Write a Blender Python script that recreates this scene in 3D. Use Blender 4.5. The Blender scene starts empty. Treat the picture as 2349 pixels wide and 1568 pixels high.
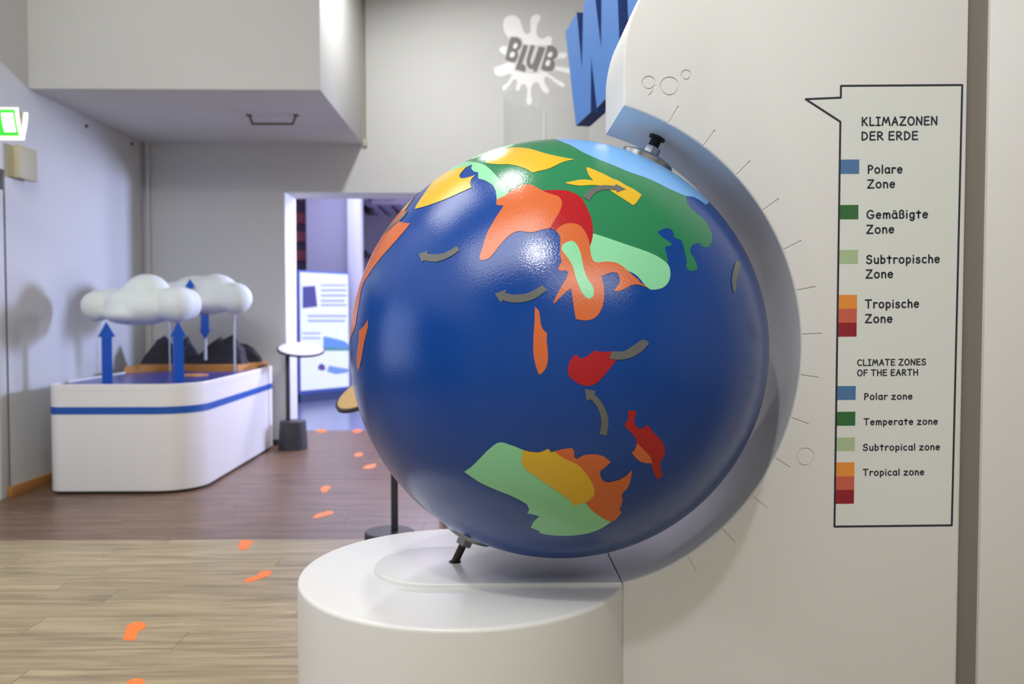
import bpy, bmesh, math, random
import numpy as np
from mathutils import Vector, Matrix, Euler
from mathutils.geometry import delaunay_2d_cdt
random.seed(7)
PI = math.pi
W, H, F = 2349.0, 1568.0, 1930.0
CH = 1.3                                   # camera height
# ------------------------------------------------------------------ camera
cd = bpy.data.cameras.new('camera'); cam = bpy.data.objects.new('camera', cd)
bpy.context.scene.collection.objects.link(cam); bpy.context.scene.camera = cam
cd.sensor_width = 36.0; cd.sensor_fit = 'HORIZONTAL'; cd.lens = 36.0*F/W
cam.location = (0, 0, CH)
cam.rotation_euler = Euler((PI/2-math.atan(67/F), 0, -math.atan(39.5/F)), 'XYZ')
cd.dof.use_dof = True; cd.dof.focus_distance = 2.12; cd.dof.aperture_fstop = 2.9
cd.clip_start = 0.05
RM = cam.rotation_euler.to_matrix(); CP = Vector((0, 0, CH))
# ------------------------------------------------------------------ world, exposure, room and fill lights
sc = bpy.context.scene
wd = bpy.data.worlds.new('world'); sc.world = wd; wd.use_nodes = True
wd.node_tree.nodes['Background'].inputs[0].default_value = (0.75, 0.76, 0.8, 1)
wd.node_tree.nodes['Background'].inputs[1].default_value = 0.25
sc.view_settings.view_transform = 'Standard'; sc.view_settings.look = 'None'
sc.view_settings.gamma = 1; sc.view_settings.use_curve_mapping = False
sc.view_settings.exposure = 0.03
def area(name, loc, target, size, power, col=(1, 1, 1), shape='DISK', size_y=None, spread=None):
    l = bpy.data.lights.new(name, 'AREA'); l.shape = shape; l.size = size; l.energy = power; l.color = col
    if size_y: l.size_y = size_y
    if spread: l.spread = spread
    o = bpy.data.objects.new(name, l); sc.collection.objects.link(o); o.location = loc
    o.rotation_euler = (Vector(target)-Vector(loc)).to_track_quat('-Z', 'Y').to_euler(); return o
WARM = (1.0, 0.99, 0.985)
LAMPS = [((-0.67, 2.92, 4.45), (0.0, 2.5, 1.2), 33), ((-0.66, -0.36, 4.45), (0.1, 2.3, 1.0), 42),
         ((-0.63, 6.6, 4.45), (0.1, 6.9, 0.0), 56)]
for lp, lt, pw in LAMPS:
    area('spot_light', lp, lt, 0.15 if lp[1] < 0 else 0.20, pw, WARM)
area('ceiling_fill_light', (1.3, -2.0, 4.6), (1.3, 1.8, 0.4), 3.6, 96, WARM, 'RECTANGLE', 1.6)  # added overhead fill with no fixture, lifts the ambient level on the stand
area('ceiling_fill_light', (-2.4, 3.6, 4.7), (-2.4, 3.6, 0), 1.6, 42, WARM, 'RECTANGLE', 1.6)  # added fill, brightens the bulkhead front and the floor at left
area('passage_fill_light', (-5.6, 2.6, 1.8), (0.6, 2.6, 1.3), 2.4, 40, (0.55, 0.66, 1.0), 'RECTANGLE', 2.6)  # unseen bluish fill added to tint the inside of the arc
area('doorway_fill_light', (-0.8, 9.7, 2.95), (-1.0, 6.5, 0), 0.8, 95, (0.86, 0.77, 1.0))  # unseen violet fill added above the door head to brighten the hall floor
area('exhibition_fill_light', (4.6, 12.2, 1.9), (-3, 13.5, 2.2), 1.2, 190, (0.82, 0.80, 1.0), 'RECTANGLE', 1.6)  # unseen fill added behind the globe to lift the back room ceiling and beams
area('ceiling_fill_light', (-1.9, 0.8, 4.7), (-2.0, 2.4, 0), 3.2, 170, WARM, 'RECTANGLE', 3.0)  # large added fill over the left half, no fixture there
area('doorway_light', (2.3, 9.35, 2.25), (-3.4, 7.2, 1.5), 0.7, 84, (0.50, 0.58, 1.0), spread=math.radians(100))
area('back_room_light', (-1.5, 11.5, 3.5), (-1.5, 11.5, 0), 3.0, 95, (0.68, 0.70, 1.0), 'RECTANGLE', 3.0)
area('back_room_light', (1.5, 14.5, 3.5), (1.5, 14.5, 0), 3.0, 60, (0.74, 0.68, 1.0), 'RECTANGLE', 3.0)

# ------------------------------------------------------------------ projection helpers (measuring the photograph)
def ray(px, py):
    return (RM @ Vector(((px-W/2)/F, -(py-H/2)/F, -1))).normalized()
def onY(px, py, Y): d = ray(px, py); return CP+d*(Y/d.y)
def onZ(px, py, z): d = ray(px, py); return CP+d*((z-CH)/d.z)
def onP(px, py, p0, n): d = ray(px, py); return CP+d*((Vector(p0)-CP).dot(n)/d.dot(n))
def T(ox, oy, s, pts): return [(ox+x/s, oy+y/s) for x, y in pts]

# ------------------------------------------------------------------ materials
def srgb(r, g, b):
    f = lambda c: c/12.92 if c <= .04045 else ((c+.055)/1.055)**2.4
    return (f(r/255), f(g/255), f(b/255), 1)
MATS = {}
def mat(name, col, rough=0.5, metal=0.0, coat=0.0, coat_rough=0.1, bump=0.0, bscale=200.0, var=0.0, vscale=3.0, spec=0.5, emit=None, estr=1.0):
    if name in MATS: return MATS[name]
    m = bpy.data.materials.new(name); m.use_nodes = True; nt = m.node_tree; b = nt.nodes['Principled BSDF']
    b.inputs['Base Color'].default_value = col; b.inputs['Roughness'].default_value = rough
    b.inputs['Metallic'].default_value = metal; b.inputs['Coat Weight'].default_value = coat
    b.inputs['Coat Roughness'].default_value = coat_rough; b.inputs['Specular IOR Level'].default_value = spec
    tc = nt.nodes.new('ShaderNodeTexCoord')
    if var > 0:
        n = nt.nodes.new('ShaderNodeTexNoise'); n.inputs['Scale'].default_value = vscale; n.inputs['Detail'].default_value = 4
        r = nt.nodes.new('ShaderNodeMapRange'); r.inputs[3].default_value = 1-var; r.inputs[4].default_value = 1+var
        x = nt.nodes.new('ShaderNodeMix'); x.data_type = 'RGBA'; x.blend_type = 'MULTIPLY'; x.inputs[0].default_value = 1
        x.inputs[6].default_value = col
        nt.links.new(tc.outputs['Object'], n.inputs['Vector']); nt.links.new(n.outputs[0], r.inputs[0])
        nt.links.new(r.outputs[0], x.inputs[7]); nt.links.new(x.outputs[2], b.inputs['Base Color'])
    if bump > 0:
        n = nt.nodes.new('ShaderNodeTexNoise'); n.inputs['Scale'].default_value = bscale; n.inputs['Detail'].default_value = 2
        bp = nt.nodes.new('ShaderNodeBump'); bp.inputs['Strength'].default_value = bump; bp.inputs['Distance'].default_value = 0.002
        nt.links.new(tc.outputs['Object'], n.inputs['Vector']); nt.links.new(n.outputs[0], bp.inputs['Height'])
        nt.links.new(bp.outputs[0], b.inputs['Normal']); nt.links.new(bp.outputs[0], b.inputs['Coat Normal'])
    if emit: b.inputs['Emission Color'].default_value = emit; b.inputs['Emission Strength'].default_value = estr
    MATS[name] = m; return m
def globe_mat(name, rgb):
    return mat(name, srgb(*rgb), rough=0.18, bump=0.2, bscale=260, spec=0.5, coat=0.0, coat_rough=0.14)
def wood_mat(name, c1, c2, c3):
    m = bpy.data.materials.new(name); m.use_nodes = True; nt = m.node_tree; b = nt.nodes['Principled BSDF']
    N = nt.nodes.new; L = nt.links.new
    tc = N('ShaderNodeTexCoord'); oi = N('ShaderNodeObjectInfo'); mp = N('ShaderNodeMapping'); mp.inputs['Scale'].default_value = (1.1, 13, 1)
    cb = N('ShaderNodeCombineXYZ'); mu = N('ShaderNodeMath'); mu.operation = 'MULTIPLY'; mu.inputs[1].default_value = 37
    L(oi.outputs['Random'], mu.inputs[0]); L(mu.outputs[0], cb.inputs[0]); L(mu.outputs[0], cb.inputs[1])
    L(cb.outputs[0], mp.inputs['Location']); L(tc.outputs['Object'], mp.inputs['Vector'])
    n1 = N('ShaderNodeTexNoise'); n1.inputs['Scale'].default_value = 1.6; n1.inputs['Detail'].default_value = 7; n1.inputs['Roughness'].default_value = 0.62
    n1.inputs['Distortion'].default_value = 0.6
    L(mp.outputs[0], n1.inputs['Vector'])
    cr = N('ShaderNodeValToRGB'); cr.color_ramp.elements[0].position = 0.30; cr.color_ramp.elements[0].color = c1
    cr.color_ramp.elements[1].position = 0.68; cr.color_ramp.elements[1].color = c3
    e = cr.color_ramp.elements.new(0.48); e.color = c2
    L(n1.outputs[0], cr.inputs[0])
    n2 = N('ShaderNodeTexNoise'); n2.inputs['Scale'].default_value = 0.5; L(mp.outputs[0], n2.inputs['Vector'])
    mr = N('ShaderNodeMapRange'); mr.inputs[3].default_value = 0.92; mr.inputs[4].default_value = 1.07; L(oi.outputs['Random'], mr.inputs[0])
    x = N('ShaderNodeMix'); x.data_type = 'RGBA'; x.blend_type = 'MULTIPLY'; x.inputs[0].default_value = 1
    L(cr.outputs[0], x.inputs[6]); L(mr.outputs[0], x.inputs[7]); L(x.outputs[2], b.inputs['Base Color'])
    b.inputs['Roughness'].default_value = 0.34
    bp = N('ShaderNodeBump'); bp.inputs['Strength'].default_value = 0.15; bp.inputs['Distance'].default_value = 0.001
    L(n1.outputs[0], bp.inputs['Height']); L(bp.outputs[0], b.inputs['Normal'])
    MATS[name] = m; return m
M_wall = mat('wall_paint', srgb(205, 206, 203), 0.85, bump=0.1, bscale=90, var=0.02, vscale=2)
M_wallback = mat('wall_paint_room', srgb(196, 196, 204), 0.85, bump=0.1, bscale=90)
M_ceil = mat('ceiling_paint', srgb(212, 212, 208), 0.9, bump=0.05)
M_white = mat('white_lacquer', srgb(219, 218, 214), 0.42, bump=0.05, bscale=400, var=0.012, vscale=3)
M_ped = mat('white_lacquer_satin', srgb(219, 218, 213), 0.35, var=0.01, vscale=4)
M_cab = mat('cabinet_white', srgb(236, 234, 230), 0.4)
M_grey = mat('grey_strip', srgb(122, 117, 108), 0.7, var=0.02, vscale=8)
M_blackm = mat('black_powder_metal', srgb(48, 50, 54), 0.55, bump=0.2, bscale=500)
M_rubber = mat('black_rubber', srgb(25, 24, 24), 0.65, bump=0.3, bscale=700)
M_chrome = mat('chrome', srgb(200, 200, 205), 0.18, metal=1)
M_steel = mat('brushed_steel', srgb(170, 170, 168), 0.35, metal=1)
M_rust = mat('brown_steel_rod', srgb(66, 52, 45), 0.5, metal=0.6, bump=0.2, bscale=400)
M_blue = mat('blue_paint', srgb(0, 84, 190), 0.42)
M_signe = mat('letter_side_shade', srgb(22, 52, 112), 0.7)  # darker version of the letter blue, shade put into the side faces
M_sign = mat('blue_foam_letter', srgb(72, 130, 205), 0.7, bump=0.1, bscale=500)
M_water = mat('blue_water_panel', srgb(38, 60, 150), 0.25, var=0.1, vscale=6)
M_shore = mat('ochre_shore', srgb(200, 140, 60), 0.6, var=0.1, vscale=20)
M_rock = mat('dark_rock', srgb(48, 46, 54), 0.8, bump=0.8, bscale=20, var=0.2, vscale=12)
M_cloud = mat('cloud_plaster', srgb(228, 236, 233), 0.75, var=0.05, vscale=8)
M_oak = mat('oak_baseboard', srgb(170, 118, 62), 0.5, var=0.12, vscale=10)
M_ink = mat('dark_print', srgb(36, 38, 52), 0.6)
M_orange = mat('orange_sticker', srgb(240, 128, 50), 0.5)
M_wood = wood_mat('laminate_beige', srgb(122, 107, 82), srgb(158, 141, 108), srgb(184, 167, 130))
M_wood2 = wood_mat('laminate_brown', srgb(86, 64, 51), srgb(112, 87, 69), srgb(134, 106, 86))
M_joint = mat('floor_joint', srgb(88, 76, 62), 0.8)

# ------------------------------------------------------------------ object helpers
col = sc.collection
def tag(o, label=None, cat=None, group=None, kind=None):
    if label: o['label'] = label
    if cat: o['category'] = cat
    if group: o['group'] = group
    if kind: o['kind'] = kind
    return o
def empty(name, loc, label, cat, group=None, rz=0):
    o = bpy.data.objects.new(name, None); col.objects.link(o); o.location = loc; o.rotation_euler = (0, 0, rz)
    o.empty_display_size = 0.1; return tag(o, label, cat, group)
def link(name, me, m=None, parent=None):
    """mesh given in world coordinates; parented without moving it"""
    o = bpy.data.objects.new(name, me); col.objects.link(o)
    if m is not None and not me.materials: me.materials.append(m)
    if parent is not None:
        o.parent = parent
        p = Vector((0, 0, 0)); q = parent
        while q is not None: p += q.location; q = q.parent
        me.transform(Matrix.Translation(-p))
    return o
def smooth(me, ang=35, flat=None):
    for p in me.polygons: p.use_smooth = not (flat is not None and p.area > flat)
    me.set_sharp_from_angle(angle=math.radians(ang))
def bm_mesh(bm, name='m', ang=35, flat=None):
    bmesh.ops.recalc_face_normals(bm, faces=bm.faces[:]); me = bpy.data.meshes.new(name); bm.to_mesh(me); bm.free(); smooth(me, ang, flat); return me
def add_box(bm, x0, x1, y0, y1, z0, z1, mtx=None):
    v = [bm.verts.new((x, y, z)) for x in (x0, x1) for y in (y0, y1) for z in (z0, z1)]
    if mtx is not None:
        for q in v: q.co = mtx @ q.co
    for f in ((0, 1, 3, 2), (4, 6, 7, 5), (0, 4, 5, 1), (2, 3, 7, 6), (0, 2, 6, 4), (1, 5, 7, 3)): bm.faces.new([v[i] for i in f])
    return v
def box(name, x0, x1, y0, y1, z0, z1, m, parent=None, bev=0.0, seg=2):
    bm = bmesh.new(); add_box(bm, x0, x1, y0, y1, z0, z1)
    if bev: 
        bmesh.ops.recalc_face_normals(bm, faces=bm.faces[:])
        bmesh.ops.bevel(bm, geom=bm.edges[:], offset=bev, segments=seg, profile=0.5, affect='EDGES')
    return link(name, bm_mesh(bm, name, 35), m, parent)
def struct(name, x0, x1, y0, y1, z0, z1, m, bev=0): return tag(box(name, x0, x1, y0, y1, z0, z1, m, None, bev), kind='structure')
def add_lathe(bm, prof, p, axis, seg=48):
    """prof [(r,h)] revolved about the line p + h*axis"""
    ax = Vector(axis).normalized(); q = ax.to_track_quat('Z', 'Y').to_matrix(); p = Vector(p); rings = []
    for r, h in prof:
        if r < 1e-6: rings.append([bm.verts.new(p+ax*h)])
        else: rings.append([bm.verts.new(p+ax*h+q @ Vector((r*math.cos(2*PI*i/seg), r*math.sin(2*PI*i/seg), 0))) for i in range(seg)])
    for a, b in zip(rings, rings[1:]):
        if len(a) == 1 and len(b) == 1: continue
        for i in range(seg):
            j = (i+1) % seg
            if len(a) == 1: bm.faces.new((a[0], b[i], b[j]))
            elif len(b) == 1: bm.faces.new((a[i], b[0], a[j]))
            else: bm.faces.new((a[i], b[i], b[j], a[j]))
def lathe(name, prof, p, axis, m, parent=None, seg=48, ang=35):
    bm = bmesh.new(); add_lathe(bm, prof, p, axis, seg); return link(name, bm_mesh(bm, name, ang), m, parent)
def rod(name, a, b, r, m, parent=None, seg=20):
    a, b = Vector(a), Vector(b); L = (b-a).length
    return lathe(name, [(0, 0), (r, 0), (r, L), (0, L)], a, b-a, m, parent, seg)
def inset(poly, d):
    n = len(poly); out = []; A = sum(poly[i][0]*poly[(i+1) % n][1]-poly[(i+1) % n][0]*poly[i][1] for i in range(n))
    s = 1 if A > 0 else -1
    for i in range(n):
        p0, p1, p2 = Vector(poly[i-1]), Vector(poly[i]), Vector(poly[(i+1) % n])
        e1 = (p1-p0).normalized(); e2 = (p2-p1).normalized()
        n1 = Vector((-e1.y, e1.x))*s; n2 = Vector((-e2.y, e2.x))*s; b = n1+n2
        if b.length < 1e-6: b = n1
        b.normalize(); out.append(tuple(p1+b*(d/max(0.35, b.dot(n1)))))
    return out
def prism_bm(poly, d0, d1, tf, b0=0.0, b1=0.0, seg=4):
    """polygon (u,v) swept from depth d0 to d1; tf(u,v,d)->world; rounded rims b0/b1"""
    bm = bmesh.new(); rings = []
    def ring(ins, d): rings.append([bm.verts.new(tf(u, v, d)) for u, v in (inset(poly, ins) if ins > 1e-9 else poly)])
    if b0:
        for k in range(seg+1):
            t = PI/2*k/seg; ring(b0*(1-math.sin(t)), d0+b0*(1-math.cos(t)))
    else: ring(0, d0)
    if b1:
        for k in range(seg+1):
            t = PI/2*k/seg; ring(b1*(1-math.cos(t)), d1-b1*(1-math.sin(t)))
    else: ring(0, d1)
    bm.faces.new(rings[0][::-1]); bm.faces.new(rings[-1])
    n = len(poly)
    for a, b in zip(rings, rings[1:]):
        for i in range(n): bm.faces.new((a[i], a[(i+1) % n], b[(i+1) % n], b[i]))
    return bm
def prism(name, poly, d0, d1, tf, m, parent=None, b0=0.0, b1=0.0, ang=35, flat=0.002, seg=4):
    return link(name, bm_mesh(prism_bm(poly, d0, d1, tf, b0, b1, seg), name, ang, flat), m, parent)
def catmull(pts, step=3.0, corner=48, closed=True):
    """smooth outline through pixel points; keeps corners sharper than `corner` degrees"""
    P = [Vector(p) for p in pts]; n = len(P); out = []
    def iscorner(i):
        a = (P[i]-P[i-1]); b = (P[(i+1) % n]-P[i])
        return a.length > 1e-6 and b.length > 1e-6 and math.degrees(a.angle(b)) > corner
    cor = [iscorner(i) for i in range(n)]
    for i in range(n):
        p1, p2 = P[i], P[(i+1) % n]; p0, p3 = P[i-1], P[(i+2) % n]; L = (p2-p1).length
        k = max(1, int(math.ceil(L/step)))
        m1 = (p2-p1) if cor[i] else (p2-p0)/((p1-p0).length+L)*L
        m2 = (p2-p1) if cor[(i+1) % n] else (p3-p1)/((p3-p2).length+L)*L
        for j in range(k):
            t = j/k; h = (2*t**3-3*t*t+1, t**3-2*t*t+t, -2*t**3+3*t*t, t**3-t*t)
            out.append(tuple(p1*h[0]+m1*h[1]+p2*h[2]+m2*h[3]))
    return out
def clean(poly, eps=1e-6):
    out = []
    for p in poly:
        if not out or (Vector(p)-Vector(out[-1])).length > eps: out.append(p)
    if (Vector(out[0])-Vector(out[-1])).length <= eps: out.pop()
    return out
def join_mesh(parts):
    bm = bmesh.new()
    for me in parts: bm.from_mesh(me); bpy.data.meshes.remove(me)
    return bm
# ================================================================== ROOM
YB, YB2 = 8.31, 8.76                       # back wall front / rear face
XL = -3.42                                 # left wall
CZ = 4.8
bd_front, bd_z = 6.30, onY(600, 330.5, YB).z       # bulkhead front face and underside
bd_x = onY(735, 210, bd_front).x
dx0 = onY(655.5, 700, YB).x; dz = onY(800, 441.5, YB).z
dx1 = 3.2
bm = bmesh.new()
add_box(bm, XL-0.2, dx0, YB, YB2, 0, CZ); add_box(bm, dx0, dx1, YB, YB2, dz, CZ); add_box(bm, dx1, 5.2, YB, YB2, 0, CZ)
tag(link('wall_back', bm_mesh(bm), M_wall), kind='structure')
lz = onY(48, 393, 6.05).z                  # head of the opening in the left wall
bm = prism_bm([(XL, 5.98), (XL, YB), (XL-0.6, YB), (XL-0.6, 6.72)], 0, CZ, lambda u, v, d: Vector((u, v, d)))
add_box(bm, XL-0.35, XL, -1.0, 5.98, lz, CZ); add_box(bm, XL-0.35, XL, -3.0, -1.0, 0, CZ)
tag(link('wall_left', bm_mesh(bm), M_wall), kind='structure')
tag(link('wall_left_header', bm_mesh(prism_bm([(XL-0.004, 5.982), (XL-0.58, 6.69), (XL-0.58, 5.982)], lz, CZ-0.002, lambda u, v, d: Vector((u, v, d)))), M_wall), kind='structure')
struct('wall_left_passage', -6.0, -5.8, -1.2, 7.0, 0, CZ, M_wall)
struct('wall_passage_end', -5.8, XL-0.6, 6.72, 7.0, 0, CZ, M_wall)
struct('wall_right', 5.0, 5.2, -3.2, YB, 0, CZ, M_wall)
struct('wall_front', -6.0, 5.2, -3.2, -3.0, 0, CZ, M_wall)
struct('ceiling', -6.2, 5.2, -3.2, YB2, CZ, CZ+0.15, M_ceil)
struct('wall_bulkhead', XL, bd_x, bd_front, YB, bd_z, CZ, M_wall, 0.006)
# door-frame post standing in front of the left jamb, baseboard
pxp = onZ(25, 1138, 0)
struct('trim_1', XL-0.36, pxp.x, 5.88, 5.98, 0, onY(10, 432, 5.9).z, M_wall, 0.004)
box_bb = box('baseboard_left', XL, XL+0.022, 5.98, YB, 0, 0.075, M_oak, None, 0.003); tag(box_bb, kind='structure')
tag(box('baseboard_jamb', pxp.x, XL+0.02, 5.955, 5.98, 0, 0.075, M_oak, None, 0.003), kind='structure')
tag(box('baseboard_back', XL+0.02, dx0-0.02, YB-0.015, YB, 0, 0.05, mat('dark_baseboard', srgb(60, 58, 62), 0.6)), kind='structure')
# floors of separate planks
def plank_floor(name, x0, x1, y0, y1, row, length, m, seed, z=0.0):
    rnd = random.Random(seed)
    base = tag(box(name, x0, x1, y0, y1, -0.06, z-0.006, M_joint), kind='structure')
    bm = bmesh.new(); add_box(bm, 0, length-0.002, 0, row-0.002, z-0.0058, z)
    me = bm_mesh(bm, 'plank'); me.materials.append(m)
    n = 0; k = 0; y = y0
    while y < y1-0.01:
        x = x0-rnd.random()*length
        while x < x1:
            a = max(x, x0); b = min(x+length, x1); w = min(row, y1-y)
            if b-a > 0.05:
                o = bpy.data.objects.new('plank', me); col.objects.link(o); o.parent = base
                o.location = (a, y, 0); o.scale = ((b-a)/length, w/row, 1); n += 1
            x += length
        y += row; k += 1
    return n
seamY = onZ(400, 1237, 0).y
box_sub = None
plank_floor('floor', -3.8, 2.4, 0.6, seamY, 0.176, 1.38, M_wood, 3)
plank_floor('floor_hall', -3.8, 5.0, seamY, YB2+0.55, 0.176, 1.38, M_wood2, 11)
struct('floor_rear', -6.0, 5.0, -3.0, 0.6, -0.06, 0, M_wood)
struct('floor_passage', -6.0, -3.8, 0.6, 9.3, -0.06, 0, M_wood)
struct('floor_side', 2.4, 5.0, 0.6, seamY, -0.06, 0, M_wood)
# ================================================================== BACK ROOM
M_bfloor = mat('blue_grey_floor', srgb(112, 120, 160), 0.22, var=0.05, vscale=1.5)
struct('floor_exhibition', -6.2, 5.0, YB2+0.55, 18.2, -0.06, 0, M_bfloor)
struct('wall_far', -6.2, 5.2, 17.8, 18.0, 0, 3.7, mat('far_wall', srgb(168, 160, 182), 0.8))
struct('wall_exhibition_left', -6.2, -6.0, YB2, 17.8, 0, 3.7, M_wallback)
struct('wall_exhibition_right', 5.0, 5.2, YB2, 17.8, 0, 3.7, M_wallback)
struct('ceiling_exhibition', -6.2, 5.2, YB2, 18.0, 3.6, 3.75, mat('dark_ceiling', srgb(165, 155, 175), 0.9))
M_part = mat('partition_lilac', srgb(186, 184, 206), 0.8)
p0 = onY(702, 460, 13.4); p1 = onY(797, 460, 13.4)
struct('wall_partition', p0.x, p1.x, 13.4, 13.5, 0, 3.6, M_part)
p0 = onY(796, 460, 13.2); p1 = onY(826, 460, 13.2)
struct('trim_2', p0.x, p1.x, 13.2, 13.5, 0, 3.6, mat('white_post', srgb(232, 232, 240), 0.6), 0.01)
# backlit display panel
dpA = onZ(696, 921, 0.0)
yl, yr = 12.2, 12.95
A0 = onY(690, 896, yl); A1 = onY(803, 880.5, yr); zt = onY(690, 624, yl).z; zb = A0.z
ux = (Vector((A1.x, A1.y, 0))-Vector((A0.x, A0.y, 0))); dw = ux.length; ux.normalize(); nx = Vector((ux.y, -ux.x, 0))
disp = empty('information_display', (A0.x, A0.y, 0), 'backlit white information panel in a blue frame, beyond the doorway left of the globe', 'display')
dtf = lambda u, v, d: Vector((A0.x, A0.y, 0))+ux*u+nx*d+Vector((0, 0, v))
rect = lambda u0, u1, v0, v1: [(u0, v0), (u1, v0), (u1, v1), (u0, v1)]
M_frameb = mat('blue_frame', srgb(60, 95, 190), 0.4)
prism('frame', rect(-0.03, dw, zb-0.05, zt+0.03), 0, -0.08, dtf, M_frameb, disp, flat=None)
prism('base', rect(-0.03, dw, 0, zb-0.05), 0.03, -0.2, dtf, mat('navy_base', srgb(28, 58, 112), 0.4), disp, flat=None)
M_lit = mat('backlit_white', srgb(170, 178, 188), 0.5, emit=(0.86, 0.93, 1.0, 1), estr=0.62)
prism('screen', rect(0.0, dw-0.03, zb, zt), 0.008, 0.0, dtf, M_lit, disp, flat=None)
def dpt(px, py):
    d = ray(px, py); P = onP(px, py, dtf(0, 0, 0.01), nx); q = P-Vector((A0.x, A0.y, 0)); return (q.dot(ux), P.z)
def dpoly(name, pts, m, lift=0.011): prism(name, [dpt(*p) for p in pts], lift, lift-0.003, dtf, m, disp, flat=None)
def lit(name, rgb, e): return mat(name, srgb(*rgb), 0.6, emit=srgb(*rgb), estr=e)
dpoly('photo', [(694, 657), (723, 655), (728, 703), (694, 707)], lit('disp_photo', (70, 72, 140), 0.25))
for i, (a, b, c, d) in enumerate([(736, 652, 795, 656), (736, 663, 795, 668), (736, 675, 795, 680), (736, 687, 790, 692), (736, 697, 795, 702),
                                  (706, 722, 795, 727), (706, 733, 792, 738), (694, 762, 735, 766), (694, 773, 735, 777)]):
    dpoly('text_line', [(a, b), (c, b), (c, d), (a, d)], lit('disp_text', (150, 160, 190), 0.42))
dpoly('illustration', [(742, 771), (760, 774), (790, 782), (800, 790), (800, 800), (742, 800)], lit('disp_sea', (90, 140, 200), 0.42))
dpoly('illustration', [(742, 797), (800, 799), (800, 804), (742, 804)], lit('disp_green', (70, 140, 140), 0.35), 0.013)
dpoly('illustration', [(755, 838), (775, 842), (800, 846), (798, 854), (770, 858), (750, 852)], lit('disp_swim', (110, 145, 200), 0.42))
dpoly('illustration', [(730, 838), (738, 833), (745, 838), (747, 846), (740, 850), (730, 847)], lit('disp_head', (90, 70, 150), 0.3))
# ceiling beams, ducts and hanging spots in the room behind
def thing_box(name, label, cat, x0, x1, y0, y1, z0, z1, m, group=None, bev=0):
    return tag(box(name, x0, x1, y0, y1, z0, z1, m, None, bev), label, cat, group)
M_beam = mat('pale_beam', srgb(205, 196, 220), 0.7)
for i, (px, nm) in enumerate([(840, 'left'), (872, 'middle'), (905, 'right')]):
    q = onY(px, 480, 15.5)
    tag(box('ceiling_beam', q.x-0.07, q.x+0.07, 13.6, 17.8, 3.32, 3.6, M_beam), kind='structure')
tag(box('ceiling_crossbeam', -2.2, 3.0, 15.2, 15.35, 3.24, 3.46, M_beam), kind='structure')
tag(box('ceiling_duct', -2.2, 3.0, 17.4, 17.7, 2.35, 2.5, mat('duct', srgb(190, 165, 175), 0.6)), kind='structure')
for px, py, lab in ((846, 482, 'black ceiling spotlight under the pale beams beyond the doorway'), (833, 582, 'dark loudspeaker on the far wall, just left of the globe edge')):
    q = onY(px, py, 16.5); bm = bmesh.new()
    add_lathe(bm, [(0, -0.12), (0.07, -0.12), (0.085, 0.05), (0.05, 0.12), (0, 0.13)], q, (0.4, -0.5, -0.3), 20)
    add_box(bm, q.x-0.012, q.x+0.012, q.y-0.012, q.y+0.012 if py < 500 else 17.8, q.z, 3.6 if py < 500 else q.z+0.03)
    tag(link('ceiling_spotlight' if py < 500 else 'wall_speaker', bm_mesh(bm), M_blackm), lab, 'spotlight' if py < 500 else 'loudspeaker')
q = onY(690, 520, 13.8); q2 = onY(701, 520, 13.8)
shelf = empty('display_shelf', (q.x, 13.9, 0), 'dark narrow shelf with reddish boxes glimpsed beside the door jamb', 'shelf')
box('cabinet', q.x-0.2, q2.x, 13.8, 14.1, 0, 3.1, mat('dark_shelf', srgb(70, 60, 80), 0.6), shelf)
for k, z in enumerate((2.15, 2.45, 2.75)):
    box('box', q.x-0.15, q2.x-0.01, 13.74, 13.8, z, z+0.16, mat('dull_red', srgb(150, 70, 80), 0.6), shelf)

# ================================================================== LEFT SIDE FITTINGS
# exit sign: V-shaped lit luminaire
ex = empty('exit_sign', (-3.0, 5.0, 2.42), 'glowing green and white emergency exit sign projecting from the left wall', 'sign')
M_glow = mat('sign_white_glow', (1, 0.98, 0.85, 1), 0.5, emit=(1.0, 1.0, 0.78, 1), estr=0.95)
M_glowdoor = mat('sign_door_glow', (1, 0.95, 0.9, 1), 0.5, emit=(1.0, 0.93, 0.84, 1), estr=1.0)
M_green = mat('sign_green_glow', srgb(50, 200, 60), 0.5, emit=srgb(66, 196, 52), estr=0.85)
ey = 4.95; eA = onY(41, 246.5, ey); eB = onY(51, 318, ey+0.045); eC = onY(62.5, 254, ey+0.10)
exl = XL+0.02
def curve3(a, b, bulge, n=8):
    out = []
    for i in range(n+1):
        t = i/n; p = Vector(a).lerp(Vector(b), t); p = Vector((p.x, p.y+bulge*math.sin(PI*t), p.z)); out.append(p)
    return out
def sheet(name, prof, x0, x1, th, m, parent):
    bm = bmesh.new(); rows = []
    for p in prof: rows.append([bm.verts.new((x, p.y+dy, p.z)) for x, dy in ((x0, 0), (x1, 0), (x1, th), (x0, th))])
    for a, b in zip(rows, rows[1:]):
        for i in range(4): bm.faces.new((a[i], a[(i+1) % 4], b[(i+1) % 4], b[i]))
    bm.faces.new(rows[0]); bm.faces.new(rows[-1][::-1]); return link(name, bm_mesh(bm), m, parent)
xr = eA.x
sheet('front_panel', curve3((0, ey, eA.z), (0, ey+0.045, eB.z+0.004), -0.008), exl, xr, 0.006, M_glow, ex)
sheet('rear_panel', curve3((0, ey+0.10, eA.z), (0, ey+0.055, eB.z+0.004), 0.008), exl, xr-0.022, 0.006, mat('sign_inner_grey', srgb(170, 165, 158), 0.5), ex)
sheet('rear_edge', curve3((0, ey+0.10, eA.z-0.006), (0, ey+0.055, eB.z+0.004), 0.008), xr-0.022, xr, 0.006, M_glow, ex)
box('bottom_rail', exl, xr, ey+0.04, ey+0.062, eB.z-0.006, eB.z+0.008, M_glow, ex)
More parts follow.
